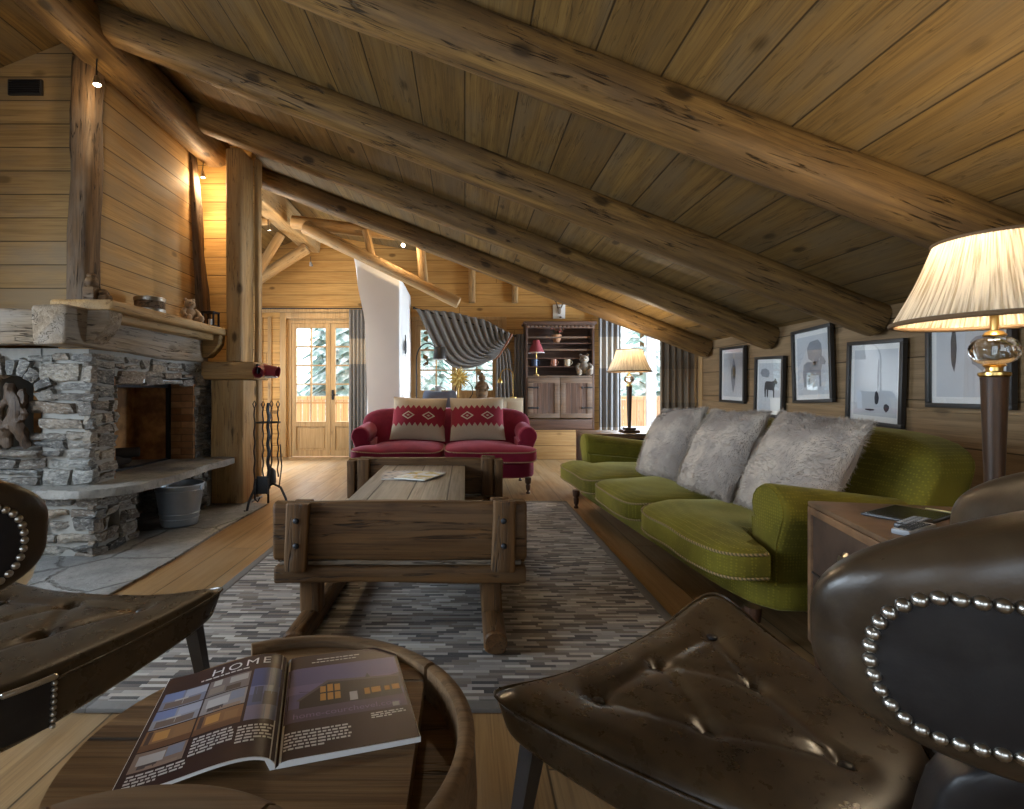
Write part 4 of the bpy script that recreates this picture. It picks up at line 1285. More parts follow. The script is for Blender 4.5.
    # panel wrapped round the rear of the seat, edged with nails
    def rear(g, v, o=.007):
        # g 0..1 runs from one side round the back to the other
        if g < .36: a, b = -1, lerp(-.58, -.9, g/.36)
        elif g > .64: a, b = 1, lerp(-.9, -.58, (g-.64)/.36)
        else: a, b = lerp(-1, 1, (g-.36)/.28), -1
        e = 7; l = (abs(a)**e+abs(b)**e)**(-1/e)
        x, y, tt = outline(a*l, b*l)
        k = lerp(.95, 1.0, v)
        n = Vector((x, y-.05, 0)).normalized()
        return Vector((x*k, y*k, lerp(.315, .435, v))) + n*o
    m = MB(); m.grid(lambda u, v: rear(u, v), 60, 4); m.grid(lambda u, v: rear(u, v, .0), 60, 4); rp = m.build('rear_panel', M['leather_dark'], st)
    m = MB()
    for k in range(64): m.ball(rear(k/63, 1, .008), .0068, 2)
    m.build('nail_trim', M['nickel'], rp)
    for g in (0, 1):
        m = MB()
        for k in range(8): m.ball(rear(g, k/8, .008), .0068, 2)
        m.build('nail_trim', M['nickel'], rp)
    for sx, yy, top_z in ((-.36, .235, .40), (.36, .235, .40), (-.19, -.24, .33), (.19, -.24, .33)):
        d = Vector((math.copysign(.045, sx), math.copysign(.05, yy), 0))
        m = MB(); m.tube([Vector((sx, yy, 0))+d, Vector((sx, yy, top_z))], [.017, .034], 4, flat=.8); m.build('leg', M['black_wood'], t, angle=20)
    return t
# facing directions follow from where the seat corners stand
def chair_at(name, label, mid, F):
    F = Vector((F[0], F[1], 0)).normalized()
    rz = math.atan2(-F.x, F.y)
    loc = Vector((mid[0], mid[1], 0)) - F*.30
    return make_chair(name, label, loc, rz)
chair_at('leather_armchair', 'worn brown leather low armchair beside the worn trunk, its studded back towards the near corner', (.39, 1.31), (-.6, .8))
chair_at('leather_armchair', 'dark leather low armchair in front of the stone hearth, studded back beside the fireplace', (-1.17, 1.66), (.12, .99))

# ------------------------------------------------------------------ trough table
tt = thing('trough_table', 'low coffee table made from an old hay trough on sledge runners', 'coffee table', (-.29, 2.32, .016))
TX = .29
def tb(name, p0, p1, w, h, mat, seed, par=tt, **k): return timber(name, p0, p1, w, h, mat, seed, par, **k)
for Y, s in ((0, 1), (1.47, -1)):
    tb('end_board', (-.565, Y, .455), (.565, Y, .455), .055, .26, M['old_brown'], 70+s, bevel=.012, rough=.008)
    tb('end_rail', (-.555, Y-.004*s, .262), (.56, Y-.004*s, .262), .075, .07, M['old_brown'], 73+s, bevel=.012, rough=.008)
    tb('end_board', (-.54, Y+.004*s, .311), (.54, Y+.004*s, .311), .04, .022, M['old_grey'], 76+s, bevel=.006, rough=.006)
    for x, h in ((-.455, .585), (.455, .595)):
        c = tb('clamp_upright', (x, Y-.045*s, .285), (x+.012, Y-.045*s, h), .10, .04, M['old_brown'], 80+s+int(x*9), bevel=.01, rough=.008)
        tb('clamp_upright', (x*.985, Y+.045*s, .32), (x*.985, Y+.045*s, h-.005), .085, .035, M['old_brown'], 84+s+int(x*9), bevel=.008, rough=.006)
        tb('end_post', (math.copysign(.535, x), Y+.05*s, .30), (math.copysign(.535, x), Y+.05*s, h-.015), .06, .04, M['old_brown'], 87+s+int(x*9), bevel=.008, rough=.006)
        for z in (.40, .51):
            m = MB(); m.ball((x+.005, Y-.067*s, z), .0135, 2, (1, .6, 1)); m.build('bolt', M['iron'], tt)
    for x in (-.41, .41):
        tb('leg', (x, Y+.045*s, .08), (x, Y+.045*s, .29), .09, .095, M['old_brown'], 90+s, bevel=.01, rough=.008)
for x in (-.41, .415):
    log('sledge_runner', (x, -.22, .048), (x, 1.75, .048), .048, .048, M['old_brown'], 95+int(x*10), 2.6, parent=tt)
    tb('side_rail', (x*1.0, .08, .285), (x*1.0, 1.40, .285), .07, .06, M['old_brown'], 97, bevel=.01)
m = MB(); m.box((-.30, .03, .50), (.29, 1.44, .535), .006); m.build('table_top', M['grey_top'], tt)
for Y in (.25, 1.2):
    tb('bearer', (-.42, Y, .325), (.42, Y, .325), .07, .05, M['old_brown'], 99, bevel=.01)
    m = MB(); m.box((-.22, Y-.03, .35), (.22, Y+.03, .50), .006); m.build('pedestal', M['old_brown'], tt)

# magazines on the trough table
M['mag_a'] = (lambda s: s.done(s.ramp(s.noise(s.xyz()[0], 16, 3), [(.3, (.10, .09, .13)), (.45, (.45, .44, .42)), (.6, (.60, .55, .45)), (.75, (.2, .25, .3))]), .25))(N('mag_a'))
M['mag_b'] = (lambda s: s.done(s.ramp(s.noise(s.xyz()[0], 11, 3), [(.3, (.50, .52, .30)), (.45, (.72, .70, .62)), (.58, (.60, .42, .08)), (.7, (.25, .33, .30))]), .25))(N('mag_b'))
for (x, y, rz, z, mt, lab) in ((-.42, 3.30, 6, .552, 'mag_a', 'grey-covered magazine lying under another on the trough table'), (-.28, 3.24, -24, .559, 'mag_b', 'bright green and yellow magazine on top of another on the trough table')):
    t = thing('magazine', lab, 'magazine', (x, y, z), R(rz), 'magazines on the trough table')
    m = MB(); m.box((-.107, -.143, 0), (.107, .143, .005)); m.build('pages', M['paper'], t)
    m = MB(); m.box((-.108, -.144, .0052), (.108, .144, .0060)); m.build('cover', M[mt], t)

# ------------------------------------------------------------------ round cask tables
def rim_piece(m, cx, cy, r0, r1, a0, a1, z0, z1, n=28):
    m.grid(lambda u, v: (lambda a, q: (cx+q[0]*math.cos(a), cy+q[0]*math.sin(a), q[1]))(lerp(a0, a1, u), [(r0, z0), (r0+.006, z1-.004), (r0+.012, z1), (r1-.012, z1), (r1-.004, z1-.006), (r1, z0)][min(5, int(round(v*5)))]), n, 5)
    for a in (a0, a1):
        m.bm.faces.new([m.bm.verts.new((cx+r*math.cos(a), cy+r*math.sin(a), z)) for r, z in ((r0, z0), (r0+.006, z1-.004), (r0+.012, z1), (r1-.012, z1), (r1-.004, z1-.006), (r1, z0))])
t = thing('round_wooden_table', 'round rustic plank table with raised curved rim, an open magazine on it', 'side table', (-.315, .84, 0))
RT = .335
poly = []
for k in range(72):
    a = 2*PI*k/72; x, y = .30*math.cos(a), .30*math.sin(a)
    poly.append((min(x, .235), y))
m = MB(); m.prism(poly, .492, .53, lambda x, y, d: (x, y, d), bevel=.005); m.build('plank_top', M['barrel_top'], t)
m = MB(); m.lathe([(.28, .44), (.32, .45), (.32, .485), (.02, .485)], seg=56); m.build('under_board', M['old_brown'], t)
for a0, a1 in ((-62, 38), (40, 118)):
    m = MB(); rim_piece(m, 0, 0, .298, RT, R(a0), R(a1), .445, .547); m.build('curved_rim', M['barrel_rim'], t)
for k in range(3):
    a = R(35+120*k); d = Vector((math.cos(a), math.sin(a), 0))
    m = MB(); m.tube([d*.25, d*.2+Vector((0, 0, .45))], [.03, .035], 10); m.build('leg', M['old_brown_z'], t)
t = thing('round_wooden_stool', 'round-topped wooden stool nearest the camera, only the far curve of its seat showing', 'stool', (-.22, .224, 0))
m = MB(); m.lathe([(.12, .745), (.15, .75), (.15, .785), (.02, .79)], seg=56); m.build('seat', M['barrel_top'], t)
for a0, a1 in ((-80, 62), (63, 118), (119, 278)):
    m = MB(); rim_piece(m, 0, 0, .135, .18, R(a0), R(a1), .735, .80); m.build('curved_rim', M['barrel_rim'], t)
for k in range(3):
    a = R(35+120*k); d = Vector((math.cos(a), math.sin(a), 0))
    m = MB(); m.tube([d*.17, d*.10+Vector((0, 0, .745))], [.016, .022], 10); m.build('leg', M['old_brown_z'], t)

# ------------------------------------------------------------------ open magazine
mg = thing('open_magazine', 'open glossy magazine with house photographs on the round plank table', 'magazine', (-.285, .772, .5305), R(15.9))
PW, PH_ = .222, .312
def page(p, q, lift=0):
    """p from the gutter outwards (negative = left page), q upwards along the page"""
    if p >= 0:
        z = .0105*(1-math.exp(-p/.006)) - .002*(p/PW)
        x = p
    else:
        s = -p/PW
        z = .007*(1-s) + .024*math.sin(PI*min(1, s**.6))*(1-s)**.7 + .0015
        x = p*(.985)
    return Vector((x, q, z+lift))
def page_obj(name, c, p0, p1, q0, q1, lift, parent=mg, n=24, rough=.38):
    m = MB(); m.grid(lambda u, v: page(lerp(p0, p1, u), lerp(q0, q1, v), lift), n, 3)
    key = 'pg_%.3f_%.3f_%.3f' % c
    if key not in M: M[key] = flat(key, c, rough, spec=.22)
    return m.build(name, M[key], parent)
for s in (-1, 1):
    m = MB()
    N_ = 30
    ps = [s*PW*(k/N_) for k in range(N_+1)]
    a = [[m.bm.verts.new(page(p if p else s*1e-6, q)) for q in (0, PH_)] for p in ps]
    b = [[m.bm.verts.new((page(p if p else s*1e-6, q).x, q, 0.0005 if s > 0 or k < 2 else max(.0005, page(p, q).z-.0045))) for q in (0, PH_)] for k, p in enumerate(ps)]
    for k in range(N_):
        for A in (a, b): m.bm.faces.new((A[k][0], A[k+1][0], A[k+1][1], A[k][1]))
        for j in (0, 1): m.bm.faces.new((a[k][j], a[k+1][j], b[k+1][j], b[k][j]))
    m.bm.faces.new((a[N_][0], a[N_][1], b[N_][1], b[N_][0]))
    m.build('page_block', M['paper'], mg)
    o = page_obj('page_print', (.045, .022, .022), s*.0008, s*(PW-.001), .0008, PH_-.0008, .0004)
    if s < 0: LP = o
    else: RPg = o
def pg_text(body, size, p, q, c, parent, lift=.0012, sp=1.0, align='LEFT'):
    vs, fs = text_mesh(body, size, sp, align)
    m = MB(); bv = [m.bm.verts.new(page(p+v.x, q+v.y, lift)) for v in vs]
    for f in fs:
        try: m.bm.faces.new([bv[i] for i in f])
        except ValueError: pass
    key = 'tx_%.2f_%.2f_%.2f' % c
    if key not in M: M[key] = flat(key, c, .4)
    return m.build('lettering', M[key], parent, smooth=False)
def pg_lines(p0, p1, q0, q1, n, c, parent, seed):
    rr = random.Random(seed); m = MB()
    for k in range(n):
        q = lerp(q1, q0, (k+.5)/n); h = (q1-q0)/n*.28; p = p0
        end = p1 if k < n-1 else lerp(p0, p1, .6)
        while p < end-.004:
            w = min(rr.uniform(.004, .013), end-p)
            m.grid(lambda u, v: page(p+w*u, q-h+2*h*v, .0011), 1, 1); p += w+.0022
    key = 'tx_%.2f_%.2f_%.2f' % c
    if key not in M: M[key] = flat(key, c, .4)
    return m.build('text_lines', M[key], parent, smooth=False)
CRM = (.62, .60, .58)
# left page: six small room photographs, a tall blue one, heading and text
pg_text('HOME', .034, -.140, .274, (.75, .75, .75), LP, sp=1.3)
pg_lines(-.155, -.008, .262, .270, 1, CRM, LP, 1)
def photo(p0, p1, q0, q1, bits, base, par):
    f = page_obj('photo', base, p0, p1, q0, q1, .0007, par, 10)
    for (a, b, c, d, col) in bits:
        page_obj('photo_detail', col, lerp(p0, p1, a), lerp(p0, p1, b), lerp(q0, q1, c), lerp(q0, q1, d), .00095, par, 4)
room1 = [(.05, .4, .1, .5, (.30, .24, .2)), (.5, .95, .5, .9, (.45, .42, .40)), (.45, .8, .05, .35, (.12, .08, .06)), (.1, .3, .6, .95, (.5, .48, .45))]
room2 = [(.0, 1, .0, .3, (.18, .09, .05)), (.2, .5, .4, .85, (.55, .28, .09)), (.6, .9, .35, .8, (.32, .17, .08)), (.05, .15, .3, .95, (.10, .06, .05))]
room3 = [(.0, .45, .5, 1, (.20, .26, .48)), (.5, 1, .5, .95, (.40, .42, .52)), (.1, .9, .05, .4, (.20, .15, .13)), (.3, .6, .15, .5, (.5, .47, .45))]
room4 = [(.1, .6, .3, .8, (.52, .50, .50)), (.62, .95, .4, .95, (.26, .28, .36)), (.15, .5, .1, .3, (.10, .08, .08)), (.3, .9, .0, .18, (.35, .25, .2))]
ps = [(-.213, -.138), (-.135, -.062)]
qs = [(.200, .252), (.146, .197), (.092, .143)]
ly = [(room1, (.22, .18, .17)), (room3, (.24, .25, .33)), (room2, (.28, .14, .07)), (room2, (.30, .16, .08)), (room4, (.33, .30, .30)), (room3, (.33, .34, .40))]
i = 0
for q0, q1 in qs:
    for p0, p1 in ps:
        bits, base = ly[(i*5+1) % 6]; photo(p0, p1, q0, q1, bits, base, LP); i += 1
photo(-.057, -.006, .092, .255, [(0, 1, .62, 1, (.07, .10, .26)), (0, 1, .45, .62, (.16, .20, .40)), (.15, .45, .3, .6, (.10, .11, .17)), (.5, .95, .25, .5, (.08, .08, .12)), (0, 1, 0, .25, (.22, .20, .30))], (.13, .15, .28), LP)
photo(-.213, -.138, .045, .089, room4, (.30, .22, .18), LP)
pg_lines(-.130, -.068, .040, .086, 6, CRM, LP, 3); pg_lines(-.063, -.008, .035, .080, 6, CRM, LP, 4); pg_lines(-.21, -.13, .012, .040, 4, CRM, LP, 5)
# right page: a house at dusk
pg_lines(.06, .205, .286, .292, 1, CRM, RPg, 6); pg_lines(.05, .205, .276, .281, 1, CRM, RPg, 7)
def ppoly(name, pts, c, par, lift):
    m = MB(); m.bm.faces.new([m.bm.verts.new(page(p, q, lift)) for p, q in pts])
    key = 'pg_%.3f_%.3f_%.3f' % c
    if key not in M: M[key] = flat(key, c, .38, spec=.22)
    return m.build(name, M[key], par, smooth=False)
pf = page_obj('photo', (.12, .10, .21), .006, .216, .09, .262, .0007, RPg)
page_obj('dusk_sky', (.17, .13, .26), .006, .216, .172, .20, .00085, pf); page_obj('meadow', (.10, .07, .11), .006, .216, .09, .128, .00085, pf)
ppoly('far_ridge', [(.006, .165), (.03, .178), (.06, .172), (.12, .19), (.17, .183), (.216, .2), (.216, .15), (.006, .15)], (.05, .04, .07), pf, .001)
ppoly('house', [(.03, .125), (.03, .150), (.082, .199), (.213, .186), (.213, .125)], (.035, .022, .022), pf, .0012)
ppoly('house_roof', [(.024, .150), (.08, .206), (.214, .191), (.214, .186), (.082, .199), (.03, .148)], (.10, .08, .09), pf, .0014)
for (a, b, c, d) in ((.066, .076, .166, .186), (.079, .089, .166, .190), (.092, .102, .166, .188), (.066, .076, .140, .162), (.079, .089, .140, .162), (.092, .102, .140, .162), (.145, .155, .140, .160), (.158, .175, .142, .160), (.182, .192, .143, .158), (.196, .210, .143, .160)):
    page_obj('lit_window', (.50, .24, .06), a, b, c, d, .0015, pf, 2)
page_obj('white_door', (.45, .42, .42), .118, .132, .128, .155, .0015, pf, 2)
ppoly('pine', [(.150, .196), (.155, .212), (.160, .197)], (.03, .035, .04), pf, .0015)
pg_text('home-courchevel.com', .0205, .020, .098, (.20, .13, .26), RPg)
page_obj('badge', (.4, .38, .38), .190, .202, .092, .104, .0013, RPg, 2)
pg_lines(.150, .21, .066, .083, 3, CRM, RPg, 8); pg_lines(.010, .115, .020, .066, 6, CRM, RPg, 9)

# ------------------------------------------------------------------ trunks used as side tables
M['trunk_skin'] = mk_leather('trunk_skin', (.070, .042, .030), (.036, .024, .019), (.13, .08, .05), .5)
M['trunk_edge'] = mk_leather('trunk_edge', (.22, .12, .06), (.09, .05, .03), (.40, .24, .12), .5)
M['trunk_top'] = mk_leather('trunk_top', (.17, .10, .055), (.085, .052, .033), (.26, .17, .095), .4)
def make_trunk(label, loc, rz, L, W, H, zt):
    """local: long side along x, front at y=0 looking to -y"""
    t = thing('old_trunk', label, 'trunk', loc, rz)
    f = .11
    m = MB(); m.box((-L/2+.01, .01, f), (L/2-.01, W-.01, H-.015), .006); m.build('body', M['trunk_skin'], t)
    m = MB(); m.box((-L/2, 0, H-.02), (L/2, W, H), .008); m.build('lid_top', M['trunk_top'], t)
    for x0, x1 in ((-L/2, -L/2+.03), (L/2-.03, L/2)):
        for y0, y1 in ((0, .03), (W-.03, W)):
            m = MB(); m.box((x0, y0, f-.005), (x1, y1, H-.02), .006); m.build('edge_strip', M['trunk_edge'], t)
    for z in (f-.005, H-.05):
        for (a, b) in (((-L/2+.03, -.001, z), (L/2-.03, .03, z+.03)), ((-L/2+.03, W-.03, z), (L/2-.03, W+.001, z+.03)), ((-L/2-.001, .03, z), (-L/2+.03, W-.03, z+.03)), ((L/2-.03, .03, z), (L/2+.001, W-.03, z+.03))):
            m = MB(); m.box(a, b, .005); m.build('edge_strip', M['trunk_edge'], t)
    zs = f+(H-f)*.50
    m = MB(); m.box((-L/2+.03, .004, zs-.004), (L/2-.03, .012, zs+.004)); m.build('seam', M['black_frame'], t)
    for x in (-.12,):
        m = MB(); m.lathe([(.012, 0), (.03, .002), (.032, .008), (.02, .016), (.016, .02), (.02, .026), (.0, .03)], seg=18, M=Matrix.Translation((x, .008, zs+.13)) @ Matrix.Rotation(PI/2, 4, 'X')); m.build('clasp', M['nickel'], t)
        m = MB(); m.lathe([(.012, 0), (.03, .002), (.032, .008), (.02, .016), (.016, .02), (.02, .026), (.0, .03)], seg=18, M=Matrix.Translation((x, .008, zs-.13)) @ Matrix.Rotation(PI/2, 4, 'X')); m.build('clasp', M['nickel'], t)
    for x in (-L/2+.04, L/2-.04):
        for y in (.04, W-.04):
            m = MB(); m.box((x-.022, y-.022, 0), (x+.022, y+.022, f-.005), .004); m.build('leg', M['dark_turned'], t)
    return t
# near trunk: front face looks towards the rug
d = Vector((.22, .976, 0)).normalized()
a0 = Vector((1.365, 2.055, 0)); Ln = .86
cen = a0 - d*Ln/2
rzn = math.atan2(d.x*-1, d.y) + PI/2 - PI   # local x runs back towards the camera
TRZ = math.atan2(-d.y, -d.x)
near_trunk = make_trunk('worn brown leather trunk with round clasps between the green sofa and the armchair', cen, TRZ, Ln, .52, .66, .66)
make_trunk('brown trunk standing behind the far arm of the green sofa', (1.62, 5.17, 0), 0, .80, .5, .66, .66)
def on_trunk(x, y, z=.66): return near_trunk.matrix_basis @ Vector((x, y, z))

# things lying on the near trunk
M['black_plastic'] = plain('black_plastic', (.02, .02, .022), .35, 0, .1, 40, 0)
M['grey_plastic'] = plain('grey_plastic', (.30, .31, .33), .4, 0, .1, 40, 0)
def remote(label, loc, rz, body, keys):
    t = thing('remote_control', label, 'remote control', loc, rz, 'remote controls on the trunk')
    m = MB(); m.box((-.024, -.09, 0), (.024, .09, .018), .006); m.build('body', body, t)
    for r_ in range(9):
        for c in range(3):
            m = MB(); m.box((-.019+c*.0145, -.075+.016*r_, .018), (-.009+c*.0145, -.066+.016*r_, .0205)); m.build('key', keys, t, smooth=False)
    return t
remote('pale grey remote control lying on the near trunk', (1.395, 1.60, .6605), R(-62), M['grey_plastic'], M['black_plastic'])
remote('black remote control beside the pale one on the near trunk', (1.45, 1.665, .6605), R(-58), M['black_plastic'], M['grey_plastic'])
t = thing('tablet', 'thin black tablet lying flat on the near trunk', 'tablet', (1.55, 1.80, .6605), R(-60))
m = MB(); m.box((-.09, -.13, 0), (.09, .13, .008), .003); m.build('case', M['black_plastic'], t)
m = MB(); m.box((-.082, -.12, .0081), (.082, .12, .0088)); m.build('screen', flat('screen', (.015, .015, .017), .12), t)

# ------------------------------------------------------------------ table lamps
def mk_shade():
    s = N('pleated_silk')
    v, x, y, z = s.xyz()
    a = s.math('ARCTAN2', y, x)
    n1 = s.noise(s.vec(s.math('MULTIPLY', a, 14), s.math('MULTIPLY', z, 3), 0.0), 2, 3)
    col = s.mix(s.range(n1, .4, .65), (.80, .70, .54), (.40, .31, .20))
    d = s.n('ShaderNodeBsdfDiffuse'); tr = s.n('ShaderNodeBsdfTranslucent')
    s.put(d.inputs[0], col); s.put(tr.inputs[0], s.mix(1.0, col, (1, .93, .80), 'MULTIPLY'))
    mx = s.n('ShaderNodeMixShader'); mx.inputs[0].default_value = .13
    s.t.links.new(d.outputs[0], mx.inputs[1]); s.t.links.new(tr.outputs[0], mx.inputs[2]); s.t.links.new(mx.outputs[0], s.out.inputs[0])
    return s.m
M['shade'] = mk_shade()
M['shade_trim'] = plain('shade_trim', (.20, .12, .06), .7, 0, .2, 60)
M['lamp_stem'] = wood('lamp_stem', (.085, .045, .024), (.04, .022, .013), 2, None, knots=0, rough=.3)
M['bulb'] = flat('bulb', (1, 1, 1), .5, emit=(1, .80, .52), es=14)
def make_lamp(label, loc, watt):
    t = thing('table_lamp', label, 'table lamp', loc, 0, 'pleated table lamps')
    m = MB(); m.box((-.085, -.085, 0), (.085, .085, .028), .006); m.box((-.055, -.055, .028), (.055, .055, .05), .006); m.build('base', M['lamp_stem'], t)
    m = MB(); m.lathe([(.017, .05), (.019, .1), (.029, .46), (.030, .475), (.018, .478)], seg=28); m.build('stem', M['lamp_stem'], t)
    m = MB(); m.lathe([(.030, .476), (.034, .48), (.034, .488), (.018, .492), (.018, .502), (.026, .508), (.02, .512)], seg=28); m.build('collar', M['brass'], t)
    m = MB()
    m.lathe([(.016, .510)]+[(.044*math.sin(PI*k/14)**.85+.010, .511+.076*(1-math.cos(PI*k/14))/2) for k in range(1, 14)]+[(.016, .588)], seg=48, wob=lambda a, z: 1+.035*math.sin(7*a+z*60)); m.build('glass_orb', M['clear_glass'], t)
    m = MB(); m.lathe([(.022, .588), (.026, .592), (.018, .602), (.009, .606), (.009, .70), (.012, .705)], seg=20); nk = m.build('neck', M['brass'], t)
    m = MB(); m.soft((0, 0, .745), (.05, .05, .085), 2.2, 8); b = m.build('bulb', M['bulb'], nk)
    zb, zt, rb, rt = .632, .858, .222, .128
    P = 96
    m = MB(); m.grid(lambda u, v: (lambda r: (r*math.cos(2*PI*u), r*math.sin(2*PI*u), lerp(zb, zt, v)))((lerp(rb, rt, v)-.006*math.sin(PI*v))*(1+.010*math.sin(P*2*PI*u))), P*4, 8, cu=True)
    sh = m.build('shade', M['shade'], t, angle=180)
    for r, z, w in ((rb+.001, zb, .009), (rt+.001, zt, .006)):
        m = MB(); m.tube([(r*math.cos(2*PI*k/64), r*math.sin(2*PI*k/64), z) for k in range(64)], w, 8, closed=True, flat=.8); m.build('trim', M['shade_trim'], sh)
    m = MB()
    for k in range(3):
        a = 2*PI*k/3; m.tube([(0.006*math.cos(a), .006*math.sin(a), .70), (rt*math.cos(a), rt*math.sin(a), zt-.006)], .003, 6)
    m.lathe([(.008, .69), (.012, .70), (.012, .712), (.006, .716)], seg=12)
    m.build('spider', M['brass'], sh)
    l = bpy.data.lights.new('lamp_light', 'POINT'); l.energy = watt; l.color = (1, .82, .58); l.shadow_soft_size = .035
    o = put(bpy.data.objects.new('lamp_light', l), t); o.location = (0, 0, .815)
    return t
LAMP = (1.475, 1.435, .6605)
make_lamp('large pleated-shade lamp with glass orb on the near trunk beside the armchair', LAMP, 12)
make_lamp('pleated-shade lamp on the trunk behind the sofa, against the bright bay window', (1.71, 5.36, .6605), 14)
# its flex trailing over the trunk
M['flex'] = flat('flex', (.42, .38, .18), .5)
m = MB(); m.tube([on_trunk(*p) for p in ((.18, .42, .664), (.05, .46, .67), (-.1, .47, .675), (-.25, .40, .67), (-.35, .36, .664))], .003, 6)
tag(m.build('lamp_flex', M['flex']), 'thin pale lamp flex trailing across the near trunk', 'cord')

# ------------------------------------------------------------------ framed pictures on the low wall
M['print_ink'] = plain('print_ink', (.05, .05, .055), .8, 0, .4, 25, 0)
M['print_grey'] = plain('print_grey', (.33, .36, .40), .8, 0, .4, 12, 0)
M['print_sky'] = plain('print_sky', (.60, .63, .66), .8, 0, .12, 5, 0)
def cow(sc):
    P = [(-.5, .05), (-.46, .34), (-.3, .42), (.1, .40), (.26, .44), (.34, .56), (.42, .50), (.52, .36), (.46, .28), (.36, .30), (.30, .10), (.29, -.35), (.22, -.35), (.2, -.02), (-.18, .0), (-.2, -.35), (-.28, -.35), (-.30, .02), (-.36, .0), (-.38, -.35), (-.46, -.35)]
    return [(x*sc, y*sc) for x, y in P]
def picture(label, px0, px1, pz0, pz1, roll, art):
    X = XR-.018
    y1 = X*515/(px0-465); y0 = X*515/(px1-465)
    yc = (y0+y1)/2; w = y1-y0; h = pz1-pz0
    t = thing('framed_picture', label, 'picture', (X, yc, (pz0+pz1)/2), 0, 'framed pictures on the low wall')
    t.rotation_euler = (R(roll), 0, 0)
    fr = .026
    m = MB()
    for a, b, c, d in ((-w/2, w/2, h/2-fr, h/2), (-w/2, w/2, -h/2, -h/2+fr), (-w/2, -w/2+fr, -h/2+fr, h/2-fr), (w/2-fr, w/2, -h/2+fr, h/2-fr)): m.box((-.032, a, c), (0, b, d), .003)
    m.build('frame', M['black_frame'], t)
    iw, ih = w/2-fr, h/2-fr
    m = MB(); m.box((-.012, -iw, -ih), (-.004, iw, ih)); m.build('mount', M['paper'], t, smooth=False)
    m = MB(); m.box((-.0135, -iw*.86, -ih*.86), (-.012, iw*.86, ih*.86)); pr = m.build('print', M['print_sky'], t, smooth=False)
    for (pts, ox, oz, mt) in art:
        m = MB(); m.prism([(ox+x, oz+y) for x, y in pts], -.0145, -.0136, lambda x, y, d: (d, -x, y)); m.build('print_figure', M[mt], pr, smooth=False)
    m = MB(); m.box((-.024, -iw, -ih), (-.0225, iw, ih)); m.build('glass', M['picture_glass'], t, smooth=False)
    return t
def blob(w, h, n=9, s=1):
    rr = random.Random(s); return [(w*math.cos(2*PI*k/n)*rr.uniform(.7, 1.1), h*math.sin(2*PI*k/n)*rr.uniform(.7, 1.1)) for k in range(n)]
picture('small black-framed picture farthest along the low wall, next to the window bay', 722, 747, .97, 1.54, 1, [(blob(.05, .17, 11, 1), .02, .0, 'print_grey'), (blob(.025, .08, 9, 2), .03, .03, 'print_ink')])
picture('black-framed picture of a lone dark cow, partly behind the fur cushions', 757, 786, .86, 1.40, 2, [(cow(.19), .02, -.03, 'print_ink'), (blob(.08, .05, 8, 4), -.06, .12, 'print_grey')])
picture('black-framed picture of a pale standing cow, the highest on the low wall', 795, 835, 1.0, 1.59, -2.5, [(blob(.09, .10, 12, 5), .03, .10, 'print_grey'), (cow(.26), .02, -.08, 'print_grey')])
picture('black-framed picture of small distant animals, hanging lower than its neighbours', 850, 907, .865, 1.43, 2, [(blob(.02, .05, 8, 6), .02, -.10, 'print_ink'), (blob(.03, .03, 8, 7), .10, -.16, 'print_ink'), (blob(.05, .008, 8, 8), -.03, -.18, 'print_ink'), (blob(.008, .12, 8, 9), .03, .05, 'print_grey')])
picture('black-framed picture behind the large pleated table lamp', 930, 1018, 1.0, 1.56, 0, [(blob(.02, .14, 9, 10), -.08, .05, 'print_ink'), (blob(.06, .10, 10, 11), .06, .02, 'print_grey')])
# ------------------------------------------------------------------ plaster chimney breast
t = None
def P2(px, py, Y): 
    p = at(px, py, Y); return (p.x, p.z)
m = MB()
poly = [P2(367, 460, 6.97), P2(400, 460, 6.97), P2(400, 276, 6.97), P2(353, 254, 6.97), P2(358, 285, 6.97), P2(367, 322, 6.97)]
poly = [(x, max(z, 0.0)) for x, z in poly]
m.prism(poly, 6.97, YF-.04, lambda x, y, d: (x, d, y), bevel=.03)
m.cut(3).rough(.012, 3, 4)
tag(m.build('plaster_chimney', M['plaster'], angle=35), 'white plastered chimney breast flaring out under the diagonal pole', 'chimney')
t = thing('wall_ornament', 'small dark iron ornament hung on the side of the white chimney breast', 'ornament', at(404, 347, 7.35)+Vector((.02, 0, 0)))
m = MB(); m.soft((0, 0, 0), (.03, .13, .2), 3, 8); m.build('plate', M['iron'], t)
m = MB(); m.tube([(0, .0, .1), (.0, .02, .14), (0, -.01, .17)], .008, 6); m.build('hook', M['iron'], t)

# ------------------------------------------------------------------ curtains
def mk_cloth(name, a, b, bands=None):
    s = N(name)
    v, x, y, z = s.xyz()
    n1 = s.noise(v, 90, 3); n2 = s.noise(v, 3, 3)
    col = s.mix(n1, a, b)
    if bands:
        for z0, z1, c in bands:
            k = s.math('MULTIPLY', s.math('GREATER_THAN', z, z0), s.math('LESS_THAN', z, z1))
            col = s.mix(k, col, s.mix(n1, c, mul(c, .75)))
    return s.done(col, .95, 0, s.bump(n1, .3, .003), .1, sheen=.2)
M['grey_cloth'] = mk_cloth('grey_cloth', (.24, .225, .21), (.15, .14, .13))
M['band_cloth'] = mk_cloth('band_cloth', (.18, .165, .15), (.115, .105, .095), [(1.52, 1.93, (.33, .27, .20))])
M['pale_cloth'] = mk_cloth('pale_cloth', (.22, .225, .235), (.16, .165, .17), [(1.45, 1.96, (.42, .40, .36)), (.0, .5, (.42, .42, .42))])
M['tan_band'] = mk_cloth('tan_band', (.25, .205, .155), (.17, .14, .105), [(.95, 1.35, (.31, .25, .18))])
M['rod'] = plain('rod', (.03, .028, .028), .5, .6, .1, 40, 0)
